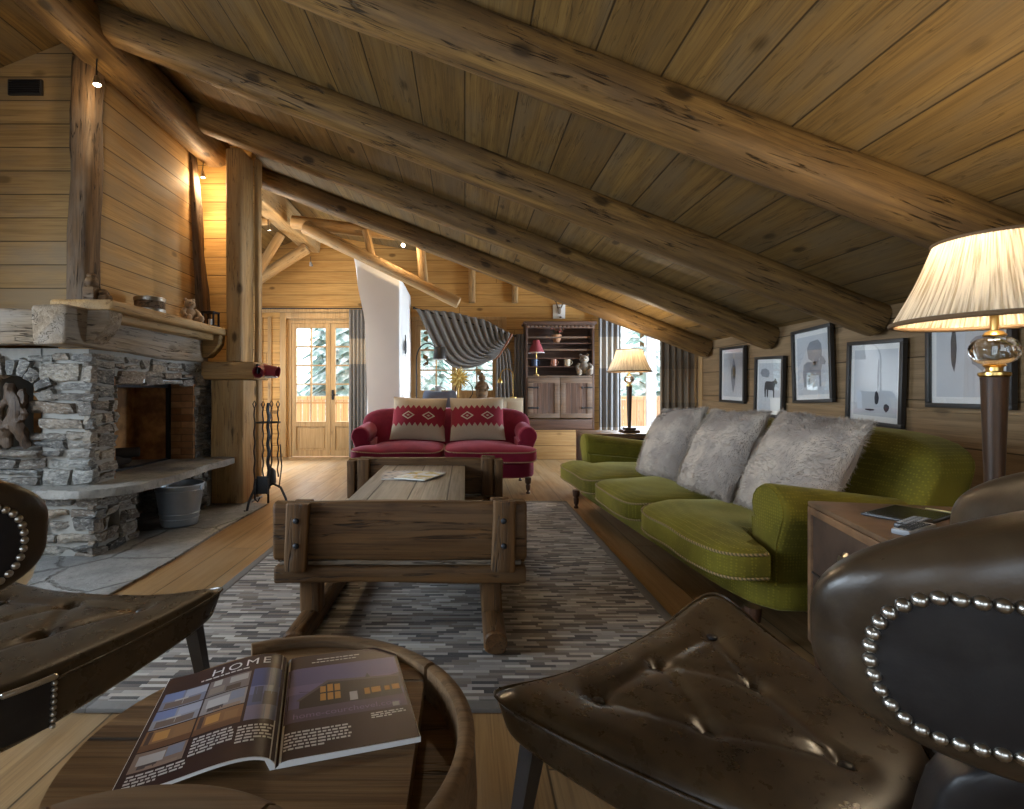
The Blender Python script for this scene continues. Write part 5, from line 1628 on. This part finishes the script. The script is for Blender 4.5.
def curtain(label, p0, p1, z0, z1, folds, amp, mat, seed, top=None):
    """hanging cloth between plan points p0 and p1, front towards -y"""
    p0 = Vector((p0[0], p0[1], 0)); p1 = Vector((p1[0], p1[1], 0)); d = p1-p0; nn = Vector((d.y, -d.x, 0)).normalized()
    t = thing('curtain', label, 'curtain', (0, 0, 0))
    rr = random.Random(seed); off = rr.uniform(0, 9)
    def f(u, v, s=0):
        a = folds*2*PI*u + 1.1*noise.noise(Vector((u*3, v*.8, seed)))
        q = p0+d*(u+.01*math.sin(a*2)) + nn*(amp*(math.sin(a)*(.55+.45*v) + .35*math.sin(2.3*a+off)*v) + s)
        zt = z1 if top is None else top(u)
        return (q.x, q.y, lerp(zt, z0, v))
    m = MB()
    m.grid(lambda u, v: f(u, v), folds*12, 26); m.build('cloth', mat, t, angle=180).modifiers.new('t', 'SOLIDIFY').thickness = .006
    return t
curtain('full-length grey curtain with a tan band beside the balcony door', (-1.87, YF-.12), (-1.56, YF-.12), .02, 2.40, 5, .035, M['band_cloth'], 1)
curtain('narrow plain grey curtain falling between the tied-back drape and the cabinet', (.80, YF-.14), (.98, YF-.14), .02, 2.0, 3, .03, M['grey_cloth'], 2)
curtain('pale blue-grey curtain with a cream band, right next to the dark cabinet', (2.16, YF-.13), (2.52, YF-.13), .02, 2.32, 4, .035, M['pale_cloth'], 3)
# this one hangs on the return of the bay
curtain('brown-grey curtain at the end of the low wall, beyond the far lamp', (2.33, 6.16), (2.77, 6.10), .05, 1.86, 6, .03, M['tan_band'], 4, top=lambda u: 1.98-.16*u)
def rod(label, a, b):
    t = thing('curtain_rod', label, 'curtain rod', a)
    L = Vector(b)-Vector(a)
    m = MB(); m.tube([(0, 0, 0), L], .011, 8); m.build('pole', M['rod'], t)
    for k in (0, 1):
        m = MB(); m.ball(L*k, .022, 2); m.build('finial', M['rod'], t)
    for k in (.04, .96):
        m = MB(); m.tube([L*k, L*k+Vector((0, .08, 0))], .008, 6); m.build('bracket', M['rod'], t)
rod('thin iron curtain rod over the balcony door', (-3.4, YF-.12, 2.42), (-1.53, YF-.12, 2.42))
rod('thin iron curtain rod over the bay window', (2.12, YF-.13, 2.335), (3.8, YF-.13, 2.335))
# swept drape, tied to one side
dr = thing('swept_drape', 'big grey drape swept across the middle window and tied to one side', 'curtain', (0, 0, 0))
DY = YF-.22
topc = [at(416, 309, DY), at(452, 312, DY), at(485, 320, DY), at(513, 335, DY)]
tie = at(499, 353, DY)
def topp(u):
    t3 = u*3; k = min(2, int(t3)); return topc[k].lerp(topc[k+1], t3-k)
def drape(u, v):
    a = topp(u); b = tie + Vector((lerp(-.03, .16, u), 0, lerp(-.07, .17, u)))
    sag = (1-u)**1.15*1.0
    p = a.lerp(b, v)
    # left edge falls first, then sweeps across
    p += Vector((-.34*sag*math.sin(PI*v)*v**.6*.55, 0, -.50*sag*math.sin(PI*v**1.05)))
    am = .055*(1-.55*v)*min(1, .4+v*4)
    p.y -= am*math.sin(13*2*PI*u + .9*math.sin(3*v)) + .05*math.sin(PI*v)
    return p
m = MB(); m.grid(drape, 150, 36); m.build('swag', M['grey_cloth'], dr, angle=180).modifiers.new('t', 'SOLIDIFY').thickness = .006
def tail(u, v):
    a = tie + Vector((lerp(-.03, .14, u), 0, lerp(-.06, .10, u))); b = Vector((lerp(.48, .86, u), DY, .05))
    p = a.lerp(b, v); w = v**.45
    p.x = lerp(a.x, b.x, w)
    p.y -= .04*math.sin(5*2*PI*u+.4*v)*(.4+.6*v)
    return p
m = MB(); m.grid(tail, 70, 24); m.build('tail', M['grey_cloth'], dr, angle=180).modifiers.new('t', 'SOLIDIFY').thickness = .006
M['tie'] = plain('tie', (.30, .12, .06), .6, 0, .2, 40)
m = MB(); m.tube([at(512, 334, DY-.12), at(505, 346, DY-.15), at(499, 356, DY-.14), at(496, 359, DY-.08)], [.03, .035, .03, .02], 8, flat=.4); m.build('tie_back', M['tie'], dr)
rod('thin iron curtain rod hidden in the head of the swept drape', tuple(at(414, 308, DY)), tuple(at(515, 336, DY)))

# ------------------------------------------------------------------ dark wooden cabinet
CY = 8.12
def CP(px, py): 
    p = at(px, py, CY); return p.x, p.z
x0, z1 = CP(525.5, 322); x1, z0 = CP(594.5, 430)
cb = thing('dresser', 'tall dark carved wooden dresser with open shelves over two doors', 'cabinet', ((x0+x1)/2, CY, z0))
W = x1-x0; H = z1-z0; hw = W/2; D = .30
def cz(py): return CP(0, py)[1]-z0
zmid = cz(375.5)
for s in (-1, 1):
    m = MB(); m.box((s*hw-(.035 if s > 0 else 0), 0, 0), (s*hw+(.035 if s < 0 else 0), D, H), .004); m.build('side', M['cab_z'], cb)
m = MB(); m.box((-hw+.035, D-.02, zmid), (hw-.035, D, H)); m.build('back', M['cab_x'], cb)
m = MB(); m.box((-hw-.03, -.03, H-.035), (hw+.03, D, H+.01), .006)
m.box((-hw, -.012, H-.10), (hw, .012, H-.035), .004)
cr = m.build('cornice', M['cab_x'], cb)
m = MB()
for k in range(17):
    x = -hw+.04+(W-.08)*k/16; m.soft((x, -.016, H-.07), (.045, .012, .032), 2.4, 4)
m.build('carved_frieze', M['cab_pale'], cr)
for py in (342.5, 357.5, 366):
    z = cz(py); m = MB(); m.box((-hw+.035, .04, z-.018), (hw-.035, D-.02, z), .003); m.build('shelf', M['cab_x'], cb)
for py in (337, 349.5):
    z = cz(py); m = MB(); m.box((-hw+.035, .05, z-.014), (hw-.035, .07, z+.014), .003); m.build('plate_rail', M['cab_pale'], cb)
m = MB(); m.box((-hw+.035, 0, zmid-.03), (hw-.035, D, zmid), .004); m.build('counter', M['cab_pale'], cb)
zb_, zt_ = cz(418), zmid-.03
for s in (-1, 1):
    a, b = (-hw+.035, -.004) if s < 0 else (.004, hw-.035)
    m = MB()
    m.box((a, -.012, zt_-.09), (b, .012, zt_-.003), .004); m.box((a, -.012, zb_), (b, .012, zb_+.07), .004)
    m.box((a, -.012, zb_+.07), (a+.085, .012, zt_-.09), .004); m.box((b-.085, -.012, zb_+.07), (b, .012, zt_-.09), .004)
    dd = m.build('door', M['cab_pale'], cb)
    m = MB(); m.box((a+.085, -.004, zb_+.07), (b-.085, .008, zt_-.09)); m.build('panel', M['cab_z'], dd)
    for z in (zb_+.16, zt_-.16):
        xx = a if s < 0 else b
        m = MB(); m.box((min(xx, xx-s*.15), -.02, z-.012), (max(xx, xx-s*.15), -.012, z+.012), .003); m.ball((xx-s*.16, -.016, z), .018, 2, (1, .5, 1)); m.build('hinge', M['iron'], dd)
m = MB(); m.box((-hw+.035, .0, .02), (hw-.035, .02, zb_-.02), .006); m.build('bottom_board', M['cab_x'], cb)
m = MB(); m.box((-hw+.035, .02, 0), (hw-.035, D, .03)); m.build('base', M['cab_x'], cb)
M['pine_plinth'] = wood('pine_plinth', (.48, .30, .13), (.36, .21, .08), 0, 2, .22, knots=.6)
m = MB(); m.box((x0+.06, CY+.02, 0), (x1-.15, YF-.03, z0-.002), .004)
tag(m.build('pine_plinth', M['pine_plinth']), 'pale pine plinth carrying the dark dresser', 'plinth')
def on_cab(px, py, dy=.12): 
    x, z = CP(px, py); return (x, CY+dy, z)
# things on the dresser
t = thing('flower_pot', 'terracotta pot of dried red flowers on the top shelf of the dresser', 'flower pot', on_cab(558, 342.3))
M['terracotta'] = plain('terracotta', (.45, .24, .13), .8, 0, .2, 30)
m = MB(); m.lathe([(.045, 0), (.075, .10), (.08, .13), (.07, .13), (.05, .06), (.0, .06)], seg=20); m.build('pot', M['terracotta'], t)
M['dry_red'] = plain('dry_red', (.25, .07, .05), .9, 0, .4, 40); M['dry_green'] = plain('dry_green', (.12, .13, .06), .9, 0, .4, 40)
m = MB(); rr = random.Random(3)
for k in range(26):
    d = Vector((rr.uniform(-1, 1.3), rr.uniform(-.6, .6), rr.uniform(.6, 1.6)))*.09
    m.tube([Vector((0, 0, .1)), Vector((0, 0, .12))+d*.6, Vector((0, 0, .12))+d], .003, 4)
st = m.build('stems', M['dry_green'], t)
m = MB()
for k in range(22):
    d = Vector((rr.uniform(-1, 1.3), rr.uniform(-.6, .6), rr.uniform(.5, 1.6)))*.09
    m.ball(Vector((0, 0, .12))+d, rr.uniform(.012, .024), 1)
m.build('flower_heads', M['dry_red'], t)
t = thing('small_lamp', 'slender lamp with a small red shade on the dresser counter', 'table lamp', on_cab(537, 375.3, .08))
m = MB(); m.lathe([(.05, 0), (.05, .01), (.012, .02), (.009, .06), (.009, .42)], seg=16); m.build('stem', M['brass'], t)
m = MB(); m.lathe([(.125, .36), (.05, .56), (.047, .56), (.12, .365)], seg=28); m.build('shade', plain('wine_shade', (.30, .05, .06), .8, 0, .2, 40), t)
m = MB(); m.tube([(.124*math.cos(2*PI*k/28), .124*math.sin(2*PI*k/28), .362) for k in range(28)], .006, 6, closed=True); m.build('shade_rim', M['paper'], t)
for px, c, lab in ((535.5, (.05, .08, .16), 'dark blue mug on the lower dresser shelf'), (554.5, (.36, .16, .10), 'terracotta mug on the lower dresser shelf'), (568.5, (.55, .50, .38), 'cream mug on the lower dresser shelf')):
    t = thing('mug', lab, 'mug', on_cab(px, 365.8, .10), R(-30), 'mugs on the dresser')
    mt = plain('mug_%d' % px, c, .35, 0, .1, 20, 0)
    m = MB(); m.lathe([(.045, 0), (.05, .004), (.052, .105), (.048, .105), (.045, .01), (.0, .01)], seg=24); m.build('cup', mt, t)
    m = MB(); m.tube([(.05+.03*math.sin(PI*k/10), 0, .055-.032*math.cos(PI*k/10)) for k in range(11)], .006, 6); m.build('handle', mt, t)
teddy('plush_bear', 'pale plush bear sitting on the dresser counter', on_cab(585, 375.3, .06), R(-10), 1.28, M['plush_pale'])
t = thing('trophy_plaque', 'small white plaque with dark antlers on the wall above the dresser', 'wall decoration', at(559, 312, YF-.012))
m = MB(); m.box((-.10, -.012, -.11), (.10, .01, .12), .006); m.build('board', M['white_paint'], t)
for s in (-1, 1):
    m = MB(); m.tube([(s*.02, -.03, .05), (s*.05, -.06, .12), (s*.07, -.05, .22), (s*.04, -.05, .28)], [.012, .011, .009, .004], 7); m.tube([(s*.06, -.055, .15), (s*.10, -.07, .19)], [.008, .004], 6); m.build('antler', M['log_dark'], t)
m = MB(); m.soft((0, -.03, .02), (.06, .05, .12), 2.3, 8); m.build('skull', M['plush_pale'], t)
m = MB(); m.soft((0.02, -.025, -.09), (.04, .03, .03), 2.3, 6); m.build('tag', M['log_dark'], t)

# ------------------------------------------------------------------ by the middle window
t = thing('console_table', 'narrow wooden console table below the middle window', 'table', (.10, 8.08, 0))
m = MB(); m.box((-.75, -.16, .88), (.62, .16, .92), .006); m.build('table_top', M['old_brown'], t)
for x in (-.70, .56):
    for y in (-.13, .13):
        m = MB(); m.box((x-.025, y-.025, 0), (x+.025, y+.025, .88), .004); m.build('leg', M['old_brown_z'], t)
def star(loc):
    t = thing('straw_star', 'spiky yellow straw star standing in front of the middle window', 'ornament', loc)
    M['straw'] = plain('straw', (.62, .44, .12), .7, 0, .2, 40)
    m = MB(); rr = random.Random(2)
    for k in range(34):
        ph = math.acos(1-2*(k+.5)/34); th = PI*(1+5**.5)*k
        d = Vector((math.sin(ph)*math.cos(th), math.sin(ph)*math.sin(th)*.6, math.cos(ph)))
        m.tube([d*.03, d*.12, d*.19], [.02, .015, .002], 6)
    m.ball((0, 0, 0), .06, 2); m.build('spikes', M['straw'], t)
    m = MB(); m.tube([(0, 0, -.05), (0, 0, .92-loc[2])], .006, 6); m.build('rod', M['brass'], t)
    m = MB(); m.lathe([(.055, .92-loc[2]), (.055, .94-loc[2]), (.01, .95-loc[2])], seg=16); m.build('foot', M['brass'], t)
star(tuple(at(458.5, 378, 8.05)))
t = thing('figurine', 'dark standing statuette on the console table before the window', 'figurine', (at(482, 400, 8.02).x, 8.02, .92))
m = MB(); m.lathe([(.075, 0), (.08, .02), (.075, .04), (.07, .05), (.085, .12), (.075, .2), (.085, .26), (.06, .30), (.03, .32), (.045, .345), (.048, .38), (.03, .41), (.02, .44), (.003, .46)], seg=20, wob=lambda a, z: 1+.12*math.cos(2*a)); m.rough(.008, 20, 2); m.build('body', M['log_dark'], t)
for s in (-1, 1):
    m = MB(); m.tube([(s*.07, 0, .27), (s*.10, -.02, .20), (s*.05, -.06, .17)], [.022, .02, .015], 8); m.build('arm', M['log_dark'], t)
t = thing('ring_sculpture', 'thin dark ring sculpture beside the straw star', 'ornament', (at(464, 400, 8.1).x, 8.1, .92))
m = MB(); m.tube([(.14*math.cos(a), 0, .17+.15*math.sin(a)) for a in [R(-70)+R(260)*k/24 for k in range(25)]], .008, 6); m.build('ring', M['iron'], t)
m = MB(); m.box((-.03, -.05, 0), (.13, .05, .03), .004); m.build('foot', M['iron'], t)
M['cream_paint'] = plain('cream_paint', (.62, .53, .38), .6, 0, .1, 10, 0)
cx0 = at(491, 400, 7.4).x; cx1 = at(523, 400, 7.4).x
t = thing('cream_cabinet', 'low cream-painted cabinet behind the loveseat below the drape', 'cabinet', ((cx0+cx1)/2, 7.4, 0))
w2 = (cx1-cx0)/2
m = MB(); m.box((-w2, 0, .05), (w2, .34, .97), .006); m.build('body', M['cream_paint'], t)
m = MB(); m.box((-w2-.01, -.01, .97), (w2+.01, .35, .985), .004); m.build('top', M['cream_paint'], t)
for s in (-1, 1):
    a, b = sorted((s*.006, s*(w2-.02)))
    m = MB(); m.box((a, -.016, .10), (b, -.001, .93), .004); d_ = m.build('door', M['cream_paint'], t)
    m = MB(); m.ball((s*.03, -.026, .55), .012, 2); m.build('knob', M['brass'], d_)
m = MB(); m.box((-w2+.02, .02, 0), (w2-.02, .32, .05)); m.build('plinth', M['old_brown'], t)
t = thing('gooseneck_lamp', 'brass gooseneck reading lamp on the cream cabinet', 'desk lamp', (at(513, 398, 7.5).x, 7.5, .9855))
m = MB(); m.lathe([(.05, 0), (.05, .012), (.01, .02)], seg=18); m.build('base', M['brass'], t)
m = MB(); m.tube([(0, 0, .01), (0, 0, .33)]+[(-.09+.09*math.cos(a), 0, .33+.09*math.sin(a)) for a in [PI*k/12 for k in range(1, 13)]]+[(-.19, 0, .27)], .007, 8); m.build('neck', M['brass'], t)
m = MB(); m.lathe([(.015, .03), (.035, 0), (.038, -.04), (.034, -.04), (.03, 0)], (-.19, 0, .26), 16); m.build('shade', M['brass'], t)
# blue wing chair
M['blue_cloth'] = plain('blue_cloth', (.20, .24, .32), .9, 0, .15, 50)
t = thing('blue_wing_chair', 'blue-grey upholstered wing chair behind the loveseat, only its top showing', 'chair', (at(440, 400, 7.3).x, 7.3, 0))
def wing(a, b, c):
    z = lerp(.42, 1.10, (c+1)/2) + (.05*abs(a)**3-.02)*max(0, c)
    return (a*.24, b*.06-.10*abs(a)**4+.03*c, z)
m = MB(); m.soft((0, 0, 0), (1, 1, 1), 7, 16, wing); m.build('backrest', M['blue_cloth'], t)
m = MB(); m.soft((0, -.26, .40), (.50, .52, .14), 6, 10); m.build('seat', M['blue_cloth'], t)
for x in (-.2, .2):
    for y in (-.46, .02):
        m = MB(); m.lathe([(.014, 0), (.022, .34)], (x, y, 0), 10); m.build('leg', M['dark_turned'], t)
# arc lamp by the window
t = thing('arc_lamp', 'black arc floor lamp with a drum shade in front of the middle window', 'floor lamp', (at(416.5, 400, 7.6).x, 7.6, 0))
m = MB(); m.lathe([(.14, 0), (.14, .025), (.02, .035)], seg=24); m.build('base', M['iron'], t)
m = MB(); m.tube([(0, 0, .03), (0, 0, 1.55)]+[(.165-.165*math.cos(a), 0, 1.55+.24*math.sin(a)) for a in [PI*k/16 for k in range(1, 15)]], .010, 8); m.build('pole', M['iron'], t)
m = MB(); m.lathe([(.10, 1.555), (.085, 1.73), (.08, 1.735), (.01, 1.735)], (.345, 0, 0), 24); m.build('shade', M['black_frame'], t)
m = MB(); m.lathe([(.096, 1.55), (.094, 1.575), (.01, 1.575)], (.345, 0, 0), 24); m.build('diffuser', M['paper'], t)
# small frog-like pot on the chair side
t = thing('ceramic_jug', 'small grey jug standing behind the blue wing chair', 'jug', (at(438, 392, 8.02).x, 8.02, .92))
m = MB(); m.lathe([(.05, 0), (.075, .04), (.08, .10), (.05, .17), (.045, .22), (.055, .24), (.045, .235), (.0, .2)], seg=22); m.build('body', plain('jug', (.25, .24, .23), .5, 0, .2, 20), t)
m = MB(); m.tube([(.05, 0, .22), (.11, 0, .2), (.12, 0, .13), (.075, 0, .08)], .009, 7); m.build('handle', M['old_grey'], t)

# ------------------------------------------------------------------ halogen spotlights on the roof timbers
M['spot_glow'] = flat('spot_glow', (1, 1, 1), .5, emit=(1, .86, .66), es=40)
def spotlight(label, p, hang, aim, watt, ang=95, glow='spot_glow', spill=0):
    """p: lamp; hang: up-vector to the timber it hangs from"""
    p = Vector(p); t = thing('spotlight', label, 'spotlight', p)
    d = (Vector(aim)-p).normalized(); Q = d.to_track_quat('Z', 'Y').to_matrix().to_4x4()
    m = MB(); m.lathe([(.006, -.05), (.014, -.045), (.018, -.02), (.026, .012), (.025, .014), (.012, -.01), (.001, -.012)], seg=18, M=Q); m.build('reflector', M['nickel'], t)
    m = MB(); m.lathe([(.021, .006), (.012, .010), (.001, .011)], seg=14, M=Q); m.build('bulb', M[glow], t)
    m = MB(); m.tube([Vector((0, 0, -.0))-d*.045, Vector(hang)*.5-d*.06, Vector(hang)], .004, 6); m.build('stem', M['iron'], t)
    l = bpy.data.lights.new('spot_light', 'SPOT'); l.energy = watt; l.color = (1, .74, .45); l.spot_size = R(ang); l.spot_blend = .8; l.shadow_soft_size = .02
    o = put(bpy.data.objects.new('spot_light', l), t); o.location = d*.02; o.rotation_euler = (-d).to_track_quat('Z', 'Y').to_euler()
    if spill:
        l = bpy.data.lights.new('spill_light', 'POINT'); l.energy = spill; l.color = (1, .74, .45); l.shadow_soft_size = .03
        o = put(bpy.data.objects.new('spill_light', l), t); o.location = d*.05
    return t
spotlight('small halogen spotlight on the dark post at the corner of the hood', at(97, 83, 3.42), (-.02, .03, .18), (-2.3, 3.4, 1.3), 10, spill=3)
spotlight('halogen spotlight under the ridge beam lighting the wall behind the slim leaning post', at(203, 176, 5.06), (.02, 0, .16), (-2.5, 5.3, 1.5), 40, spill=9)
spotlight('halogen spotlight on the far ridge beam nearer the square post', at(269, 229, 6.5), (.0, 0, .12), (-2.2, 7.5, 0), 60, spill=6)
spotlight('halogen spotlight low on the far ridge beam near the gable wall', at(311, 265, 7.5), (.0, 0, .12), (-2.3, 8.45, 1.2), 30, spill=5)
spotlight('dazzling halogen spotlight under the crooked rafter, above the white chimney breast', at(403, 245, 6.62), (.0, .02, .1), (-.2, 3.6, .9), 70, 120, spill=9)
# ------------------------------------------------------------------ outdoors
M['snowy_hill'] = (lambda s: s.done(s.mix(s.range(s.noise(s.xyz()[0], .9, 6, .7), .42, .6), (.22, .30, .26), (.75, .80, .82)), .9))(N('snowy_hill'))
m = MB()
m.grid(lambda u, v: (-40+80*u, 14+40*v, -2.5+11*v**.7+1.2*noise.noise(Vector((u*9, v*6, 0)))), 40, 24)
o = m.build('hillside', M['snowy_hill']); o['kind'] = 'structure'
M['fir'] = (lambda s: s.done(s.mix(s.range(s.noise(s.xyz()[0], 3.5, 5, .7), .42, .62), (.24, .36, .32), (.80, .86, .86)), .9))(N('fir'))
def fir(x, y, h, seed):
    rr = random.Random(seed)
    t = thing('fir_tree', FIR_LABELS[seed % len(FIR_LABELS)], 'tree', (x, y, -2.0), rr.uniform(0, 6), 'snowy firs beyond the balcony')
    m = MB(); m.lathe([(.16, 0), (.05, h*.9)], seg=8); m.build('trunk', M['old_brown_z'], t)
    m = MB()
    n = int(h*3.2)
    for i in range(n):
        z = h*(.12+.86*i/n); r = (1-z/h)*h*.27+.12
        k = 9
        for j in range(k):
            a = 2*PI*(j+rr.random())/k; ln = r*rr.uniform(.75, 1.15)
            d = Vector((math.cos(a), math.sin(a), 0)); p = Vector((-d.y, d.x, 0))*ln*.3
            b = Vector((0, 0, z))
            vs = [m.bm.verts.new(q) for q in (b, b+d*ln*.55+p-Vector((0, 0, ln*.12)), b+d*ln-Vector((0, 0, ln*.38)), b+d*ln*.55-p-Vector((0, 0, ln*.12)), b+d*ln*.5+Vector((0, 0, .05)))]
            m.bm.faces.new((vs[0], vs[1], vs[4])); m.bm.faces.new((vs[1], vs[2], vs[4])); m.bm.faces.new((vs[2], vs[3], vs[4])); m.bm.faces.new((vs[3], vs[0], vs[4]))
    m.build('foliage', M['fir'], t, smooth=False)
FIR_LABELS = ['snow-dusted fir tree seen blurred through the panes at the far end']
for i, (x, y, h) in enumerate([(-5.5, 15, 6), (-3.6, 16.5, 8), (-4.6, 18, 8), (-1.3, 17, 7.5), (.4, 15.5, 6.2), (-2.3, 20, 9), (5.5, 16, 6.5), (2.2, 19, 8)]):
    fir(x, y, h, i)
M['balcony_wood'] = wood('balcony_wood', (.72, .58, .46), (.6, .46, .34), 2, 0, .14, knots=.3, rough=.6)
m = MB(); m.box((-4.4, YF+.21, -.16), (4.4, 10.2, -.02)); o = m.build('balcony_floor', M['balcony_wood']); o['kind'] = 'structure'
t = thing('balcony_railing', 'wooden balcony railing of upright boards outside the far door', 'railing', (0, 10.1, -.02))
m = MB(); m.box((-4.4, -.04, .93), (4.4, .06, 1.0)); m.build('top_rail', M['balcony_wood'], t)
m = MB()
for k in range(58):
    x = -4.38+.15*k
    m.box((x, 0, .08), (x+.135, .025, .925))
m.build('boards', M['balcony_wood'], t)

# ------------------------------------------------------------------ light
w = bpy.data.worlds.new('sky'); SC.world = w; w.use_nodes = True
nt = w.node_tree; bg = nt.nodes['Background']
bg.inputs[0].default_value = (.80, .90, 1.0, 1); bg.inputs[1].default_value = 1.6
def area(name, loc, rot, sx, sy, e, col, spread=140):
    l = bpy.data.lights.new(name, 'AREA'); l.shape = 'RECTANGLE'; l.size = sx; l.size_y = sy; l.energy = e; l.color = col; l.spread = R(spread)
    o = put(bpy.data.objects.new(name, l)); o.location = loc; o.rotation_euler = rot
    return o
DAY = (.72, .86, 1.0)
# area lamps added as cool fill outside the unseen left, rear and bay windows
area('fill_left', (XL-.3, -.7, 1.6), (0, R(-66), 0), 1.5, 1.8, 65, DAY)
area('fill_left', (XL-.3, 1.6, 1.6), (0, R(-66), 0), 1.5, 1.8, 150, DAY)
area('fill_left', (XL-.3, 6.7, 1.4), (0, R(-90), 0), 2.0, 1.8, 170, DAY)
area('fill_behind', (-2.5, YN-.35, 1.6), (R(68), 0, 0), 2.2, 1.8, 34, DAY)
area('fill_behind', (.5, YN-.35, 1.4), (R(68), 0, 0), 2.2, 1.4, 18, DAY)
area('fill_bay', (4.55, 7.2, 1.4), (0, R(90), 0), 1.9, 1.9, 260, DAY)  # added fill for dresser, far curtains and sofa
sun = bpy.data.lights.new('sun', 'SUN'); sun.energy = 20; sun.angle = R(35); sun.color = (.92, .96, 1)
so = put(bpy.data.objects.new('sun', sun)); so.rotation_euler = Vector((-.28, -1, -.75)).to_track_quat('-Z', 'Y').to_euler()

SC.view_settings.view_transform = 'Standard'; SC.view_settings.look = 'None'
SC.view_settings.gamma = 1; SC.view_settings.use_curve_mapping = False
SC.view_settings.exposure = .6
cy = SC.cycles
cy.use_denoising = True
try: cy.denoiser = 'OPENIMAGEDENOISE'
except Exception: pass
cy.max_bounces = 8; cy.diffuse_bounces = 4; cy.glossy_bounces = 4; cy.transmission_bounces = 8; cy.transparent_max_bounces = 12
cy.sample_clamp_indirect = 4; cy.caustics_reflective = False; cy.caustics_refractive = False
